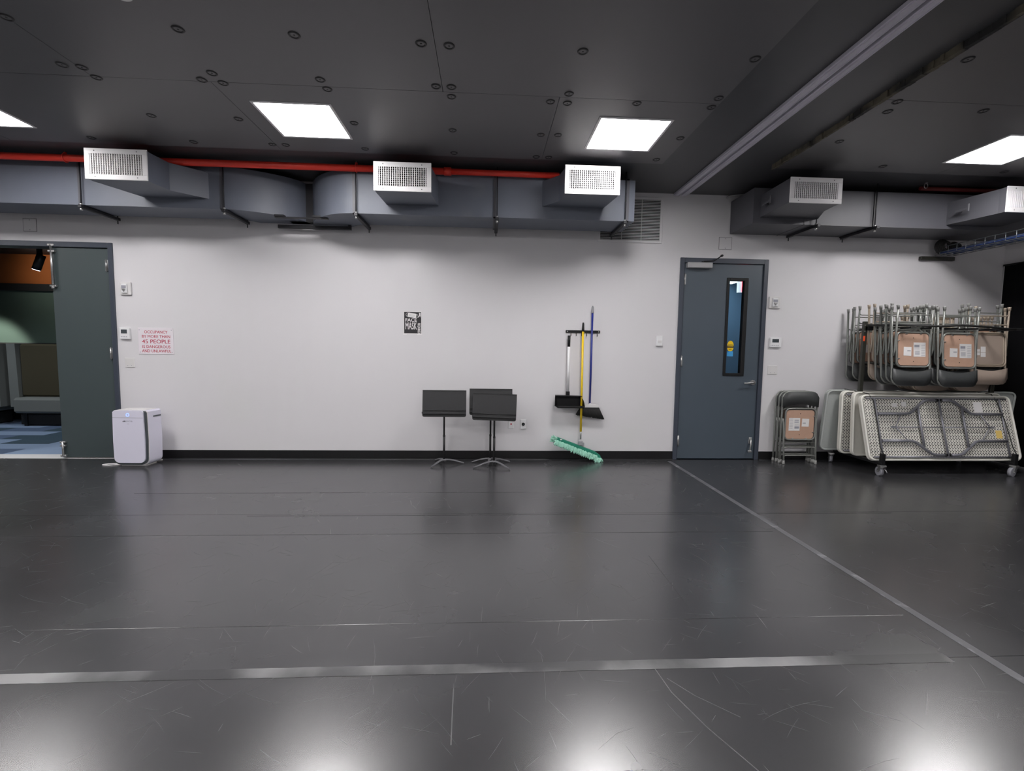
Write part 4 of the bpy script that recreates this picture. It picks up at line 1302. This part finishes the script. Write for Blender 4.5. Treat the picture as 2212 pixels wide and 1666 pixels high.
L1 = 'grey-framed folding chair hanging in the left row of the cart, behind its front chair'
L1b = 'dark folding chair hanging at the back of the left row, against the wall'
hang(0, -.735, 1.020, 'front hanging folding chair of the left row, brown seat board facing out')
hang(0, -.655, 1.045, 'second hanging folding chair from the front in the left row', tilt=1)
hang(0, -.585, 1.035, 'third hanging folding chair from the front in the left row', tilt=1.5)
hang(0, -.505, 1.020, 'fourth hanging folding chair from the front in the left row, before the tan one', tilt=2)
hang(0, -.405, 1.060, 'tan steel folding chair hanging in the middle of the left row', tan=True, tilt=0, dx=.01)
hang(0, -.235, 1.050, 'dark folding chair hanging just behind the black cart post', tilt=-3, dx=-.03)
hang(0, -.150, 1.030, 'dark folding chair nearest the wall in the left hanging row', tilt=-4, dx=-.04)
hang(1, -.735, 1.012, 'front hanging folding chair of the middle row, brown seat board facing out')
hang(1, -.650, 1.030, 'second hanging folding chair from the front in the middle row', tilt=1, dx=-.015)
hang(1, -.560, 1.015, 'third hanging folding chair from the front in the middle row', tilt=1)
ORD = ('foremost', 'second', 'third', 'rearmost')
for k in range(4):
    hang(1, -.45 + k * .085, .945, ORD[k] + ' of the four low-hung tan folding chairs at the back of the middle row', tan=True, tilt=-1, dx=-.02 + .012 * k)
hang(2, -.590, 1.035, 'front tan steel folding chair of the right hanging row', tan=True)
hang(2, -.515, 1.075, 'grey folding chair hanging behind the front tan chair of the right row', tan=False, tilt=1, dx=-.01)
for k in range(4):
    hang(2, -.43 + k * .085, .945, ORD[k] + ' of the four low-hung tan folding chairs at the back of the right row', tan=True, tilt=-1, dx=-.02)

# ------------------------------------------------------------------ cart
ct = thing('storage_cart', 'black steel cart on grey casters carrying folding tables and hanging chairs', 'cart', (5.23, -.42, 0))
T = Matrix.Translation((-5.23, .42, 0))
def cpart(mb, nm, m): return dpart(mb, nm, m, ct, T)
M_CARTP = mat('cart_dark_olive_steel', (0.030, 0.030, 0.024, 1), 0.4, noise=0.1)
for x in (4.447, 6.10):
    cpart(MB().box((x - .024, -.400, .13), (x + .024, -.368, 1.745), bev=.004), 'upright_post', M_CARTP)
ob = cpart(MB().box((4.423, -.4015, 1.515), (4.447, -.3995, 1.575)), 'orange_label', M_ORANGE)
ob = cpart(MB().cyl((4.437, -.404, 1.63), (4.437, -.399, 1.63), .006, 8).cyl((4.437, -.404, 1.70), (4.437, -.399, 1.70), .006, 8), 'bolts', M_STEEL)
cpart(MB().box((4.445, -.400, 1.640), (6.12, -.362, 1.690), bev=.003), 'top_beam', M_BLK)
for x in HX:
    for dx_ in (-.12, .12):
        cpart(MB().box((x + dx_ - .009, -.80, 1.648), (x + dx_ + .009, -.06, 1.668)), 'hanging_arm', M_BLK)
for x in (4.430, 6.005):
    cpart(MB().box((x - .028, -.80, .125), (x + .028, -.07, .155), bev=.003), 'base_rail', M_BLK)
    cpart(MB().box((x - .022, -.805, .125), (x + .022, -.765, .255), bev=.003), 'front_socket', M_BLK)
cpart(MB().box((4.43, -.40, .118), (6.0, -.36, .15)), 'base_beam', M_BLK)


def caster(x, y, ang, brake=False):
    c = MB()
    c.box((-.032, -.032, .108), (.032, .032, .126), bev=.003)
    c.cyl((0, 0, .095), (0, 0, .110), .026, 14)
    for s in (-1, 1):
        c.prism([(-.030, .100), (.025, .100), (.045, .052), (.036, .042), (.020, .045)], s * .022 - .0015, s * .022 + .0015, 'y')
    c.cyl((.034, -.028, .050), (.034, .028, .050), .007, 8)
    if brake: c.tube([(-.02, -.01, .085), (-.05, -.012, .080), (-.07, -.015, .055)], .005, 6)
    Mr = Matrix.Translation((x, y, 0)) @ Matrix.Rotation(ang, 4, 'Z')
    for i, v in enumerate(c.v): c.v[i] = Mr @ v
    o = cpart(c, 'caster', M_STEEL)
    wv = MB().cyl((.034, -.017, .050), (.034, .017, .050), .050, 22, M=Mr)
    for i, v in enumerate(wv.v): wv.v[i] = T @ v
    wv.build('wheel', M_WHEEL, o)


caster(4.430, -.785, math.radians(80), True)
caster(6.005, -.785, math.radians(-165))
caster(4.33, -.14, math.radians(60))
caster(6.02, -.14, math.radians(30))

# ------------------------------------------------------------------ folding tables
def pit_lattice(L_, H_, px=.0335, pz=.0172, dep=.006):
    """underside of the table: staggered rows of moulded pits, as real recesses"""
    b = MB()
    nx, nz = int(L_ / px), int(H_ / pz)
    x0, z0 = -nx * px / 2, -nz * pz / 2
    K = 6
    for j in range(nz):
        off = (px / 2 if j % 2 else 0)
        for i in range(nx):
            xa = x0 + i * px; za = z0 + j * pz
            cx = xa + px * (.335 if j % 2 else .665); cz = za + pz / 2
            # outer quad corners and side points joined to a K-gon hole
            hole = [(cx + .0106 * math.cos(2 * PI * k / K + PI / 6), cz + .0062 * math.sin(2 * PI * k / K + PI / 6)) for k in range(K)]
            quad = [(xa, za), (xa + px, za), (xa + px, za + pz), (xa, za + pz)]
            vs = [(p[0], 0, p[1]) for p in quad] + [(p[0], 0, p[1]) for p in hole] + [(p[0], dep, p[1]) for p in hole]
            fs = [(0, 1, 8, 7), (1, 2, 4, 9), (1, 9, 8), (2, 3, 5, 4), (3, 0, 7, 6), (3, 6, 5)]
            o = len(b.v)
            b.v += [Vector(v) for v in vs]
            for f in fs:
                b.f.append([q + o for q in f]); b.sm.append(False); b.mi.append(0)
            for k in range(K):
                k2 = (k + 1) % K
                b.f.append([o + 4 + k, o + 4 + k2, o + 10 + k2, o + 10 + k]); b.sm.append(False); b.mi.append(1)
            b.f.append([o + 10 + k for k in range(K)]); b.sm.append(False); b.mi.append(1)
    return b, nx * px, nz * pz


lat_cache = {}
def folding_table(label, x0, L_, ybot, zbot, ytop, ztop, m=M_TBL, show=True, W_=.76, stickers=False, face=-1, rz=0.0, legs=True):
    """leaning on its long edge; local x along the length, z up the board, -y = underside (face=-1)"""
    cx = x0 + L_ / 2
    ang = math.atan2(ytop - ybot, ztop - zbot)
    t = thing('folding_table', label, 'folding table', (cx, ybot, zbot), rot=(-ang, 0, rz), group='folding tables on the cart')
    hw = W_ / 2
    R = .07
    MB().prism(rrect(L_, W_, R, 6, 0, hw), .004, .030, 'y').build('tabletop', m, t)
    rim = [(x, -.006, z) for x, z in rrect(L_ - .022, W_ - .022, R - .01, 6, 0, hw)]
    MB().tube(rim, .0125, 8, closed=True, flat=1.0).build('rim', m, t)
    if show:
        b, lw_, lh_ = pit_lattice(L_ - .05, W_ - .045)
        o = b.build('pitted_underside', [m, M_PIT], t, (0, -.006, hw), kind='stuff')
        q = MB()
        for k in (0,):
            q.box((-L_ / 2 + .02, -.0045, .02), (L_ / 2 - .02, .004, W_ - .02))
        # backing plate just behind the pits
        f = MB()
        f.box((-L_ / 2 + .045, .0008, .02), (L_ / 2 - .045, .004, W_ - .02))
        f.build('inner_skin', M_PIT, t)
    U = lambda u: -L_ / 2 + u * L_
    V = lambda v: v * W_
    def tb(nm, pts, r, y=-.028):
        MB().tube([(U(u), y, V(v)) for u, v in pts], r, 8).build(nm, M_TLEG, t)
    if show:
        tb('side_rail', [(.03, .945), (.965, .945)], .009, -.018)
        tb('side_rail', [(.03, .055), (.965, .055)], .009, -.018)
    if show and legs:
        for u in (.085, .915):
            tb('end_brace', [(u, .055), (u, .945)], .009, -.024)
        tb('centre_brace', [(.5, .05), (.5, .95)], .011, -.040)
        for s in (0, 1):
            F = lambda u: u if s == 0 else 1 - u
            tb('leg_tube', [(F(.09), .705), (F(.27), .705), (F(.30), .715), (F(.40), .90), (F(.43), .915), (F(.485), .915)], .0155, -.034)
            tb('leg_tube', [(F(.09), .295), (F(.27), .295), (F(.30), .285), (F(.40), .10), (F(.43), .085), (F(.485), .085)], .0155, -.034)
            tb('leg_crossbar', [(F(.355), .20), (F(.355), .80)], .0125, -.038)
            tb('fold_brace', [(F(.19), .50), (F(.50), .50)], .006, -.040)
            tb('fold_brace', [(F(.19), .50), (F(.235), .69)], .0055, -.036)
            tb('fold_brace', [(F(.19), .50), (F(.255), .30)], .0055, -.036)
            MB().box((U(F(.16)), -.040, V(.485)), (U(F(.20)), -.028, V(.515)), bev=.003).build('latch', M_TLEG, t)
            for v in (.085, .915):
                MB().box((U(F(.475)), -.048, V(v) - .014), (U(F(.498)), -.012, V(v) + .014), bev=.004).build('leg_clip', M_BLK, t)
    if stickers:
        for u0, u1, v0, v1, mm in ((.20, .235, .815, .87, M_PAPER), (.265, .297, .82, .89, M_PAPER), (.745, .80, .735, .895, M_PAPER), (.86, .90, .34, .46, M_PALEY)):
            MB().box((U(u0), -.0085, V(v0)), (U(u1), -.0065, V(v1))).build('label_sticker', mm, t)
    return t


folding_table('front grey plastic folding table on the cart, steel legs and pitted underside showing', 4.335, 1.845, -.712, .158, -.508, .895, stickers=True)
folding_table('light grey folding table directly behind the front one on the cart', 4.320, 1.845, -.474, .160, -.432, .915, show=False)
folding_table('third folding table from the front on the cart, pitted underside showing', 4.262, 1.845, -.360, .160, -.343, .920, legs=False, rz=-.020)
folding_table('long blue-grey folding table at the back of the cart, sticking out both ends', 4.135, 2.36, -.220, .168, -.290, .915, m=M_TBLG, show=False, rz=-.032)
# cords over the tables
for pts, lb in (([(4.40, -.20, .93), (4.42, -.40, .915), (4.44, -.515, .905), (4.47, -.56, .82), (4.46, -.66, .55), (4.435, -.74, .32), (4.430, -.800, .25)], 'black elastic cord strapped over the tables at the left end of the cart'),
                ([(5.93, -.20, .93), (5.95, -.40, .915), (5.97, -.50, .91), (6.00, -.535, .84), (6.03, -.63, .60), (6.02, -.74, .33), (6.005, -.800, .25)], 'black elastic cord strapped over the tables at the right end of the cart')):
    tag(MB().tube(pts, .005, 6).build('elastic_cord', M_RUB), lb, 'strap')
tag(MB().tube([(4.45, -.42, 1.70), (4.60, -.78, 1.685), (4.95, -.84, 1.675), (5.15, -.85, 1.69), (5.50, -.85, 1.675), (5.75, -.78, 1.665), (6.06, -.70, 1.668), (6.12, -.40, 1.67)], .012, 8).build('elastic_cord', M_RUB),
    'black elastic cord stretched across the front of the hanging chairs', 'strap')

# ------------------------------------------------------------------ right side: curtain, cable tray
cv = MB()
vs, fs = [], []
n = 150
for i in range(n + 1):
    y = -.03 - i * (6.0 / n)
    x = XR - .020 + .009 * math.sin(i * .95) + .005 * math.sin(i * 2.3 + 1)
    vs += [(x, y, .02), (x, y, 2.500)]
for i in range(n):
    fs.append((2 * i, 2 * i + 1, 2 * i + 3, 2 * i + 2))
cv.add(vs, fs, True)
ct_ = thing('stage_curtain', 'black floor-length curtain covering the right wall beside the cart', 'curtain', (XR - .02, -3, 0))
o = cv.build('curtain_cloth', M_CURT, ct_, (-(XR - .02), 3, 0))
sm = o.modifiers.new('thickness', 'SOLIDIFY'); sm.thickness = .004
MB().box((-.012, -2.98, 2.495), (.012, 2.98, 2.515)).build('curtain_rail', M_BLK, ct_)

TX0, TX1, TZ0, TZ1 = 5.56, 5.80, 2.600, 2.685
tr = thing('cable_tray', 'galvanised wire cable tray running out from the back wall, top right', 'cable tray', (5.68, -1.5, 2.60))
T3 = Matrix.Translation((-5.68, 1.5, -2.60))
YE = -5.0
for x, z in ((TX0, TZ1), (TX1, TZ1), (TX0, TZ0 + .028), (TX1, TZ0 + .028)):
    dpart(MB().cyl((x, -.06, z), (x, YE, z), .004, 6), 'tray_wire', M_ZINC, tr, T3)
for x in (TX0, TX0 + .08, TX0 + .16, TX1):
    dpart(MB().cyl((x, -.06, TZ0), (x, YE, TZ0), .0035, 6), 'tray_wire', M_ZINC, tr, T3)
y = -.12
first = None
while y > YE:
    b = MB().tube([(TX0, 0, TZ1), (TX0, 0, TZ0), (TX1, 0, TZ0), (TX1, 0, TZ1)], .0035, 6)
    if first is None:
        o = b.build('tray_hoop', M_ZINC, tr); first = o
    else:
        o = first.copy(); COL.objects.link(o)
    o.location = (-5.68, y + 1.5, -2.60)
    y -= .105
dpart(MB().box((5.40, -.045, 2.545), (5.845, -.004, 2.590), bev=.003), 'wall_bracket', M_CARTP, tr, T3)
random.seed(9)
for k in range(7):
    x = TX0 + .02 + .032 * k
    pts = [(x + random.uniform(-.006, .006), -.10 - j * .5, TZ0 + .020 + .014 * (k % 3) + random.uniform(-.003, .003)) for j in range(10)]
    o = MB().tube(pts, .012, 8).build('data_cable', M_CABLE)
    tag(o, 'blue data cable lying along the wire cable tray', 'cable', 'blue cables in the tray')
for (x, rr, lb) in ((5.60, .085, 'large black cable coil on the tray end at the back wall'), (5.755, .060, 'smaller black cable coil beside the large one on the tray end')):
    b = MB()
    for j in range(6):
        b.tube([(x + (rr - j * .008) * math.cos(k * PI / 10), -.10 - .014 * j, 2.695 + (rr - j * .008) * math.sin(k * PI / 10)) for k in range(20)], .009, 6, closed=True)
    tag(b.build('cable_coil', M_RUB), lb, 'cable coil')
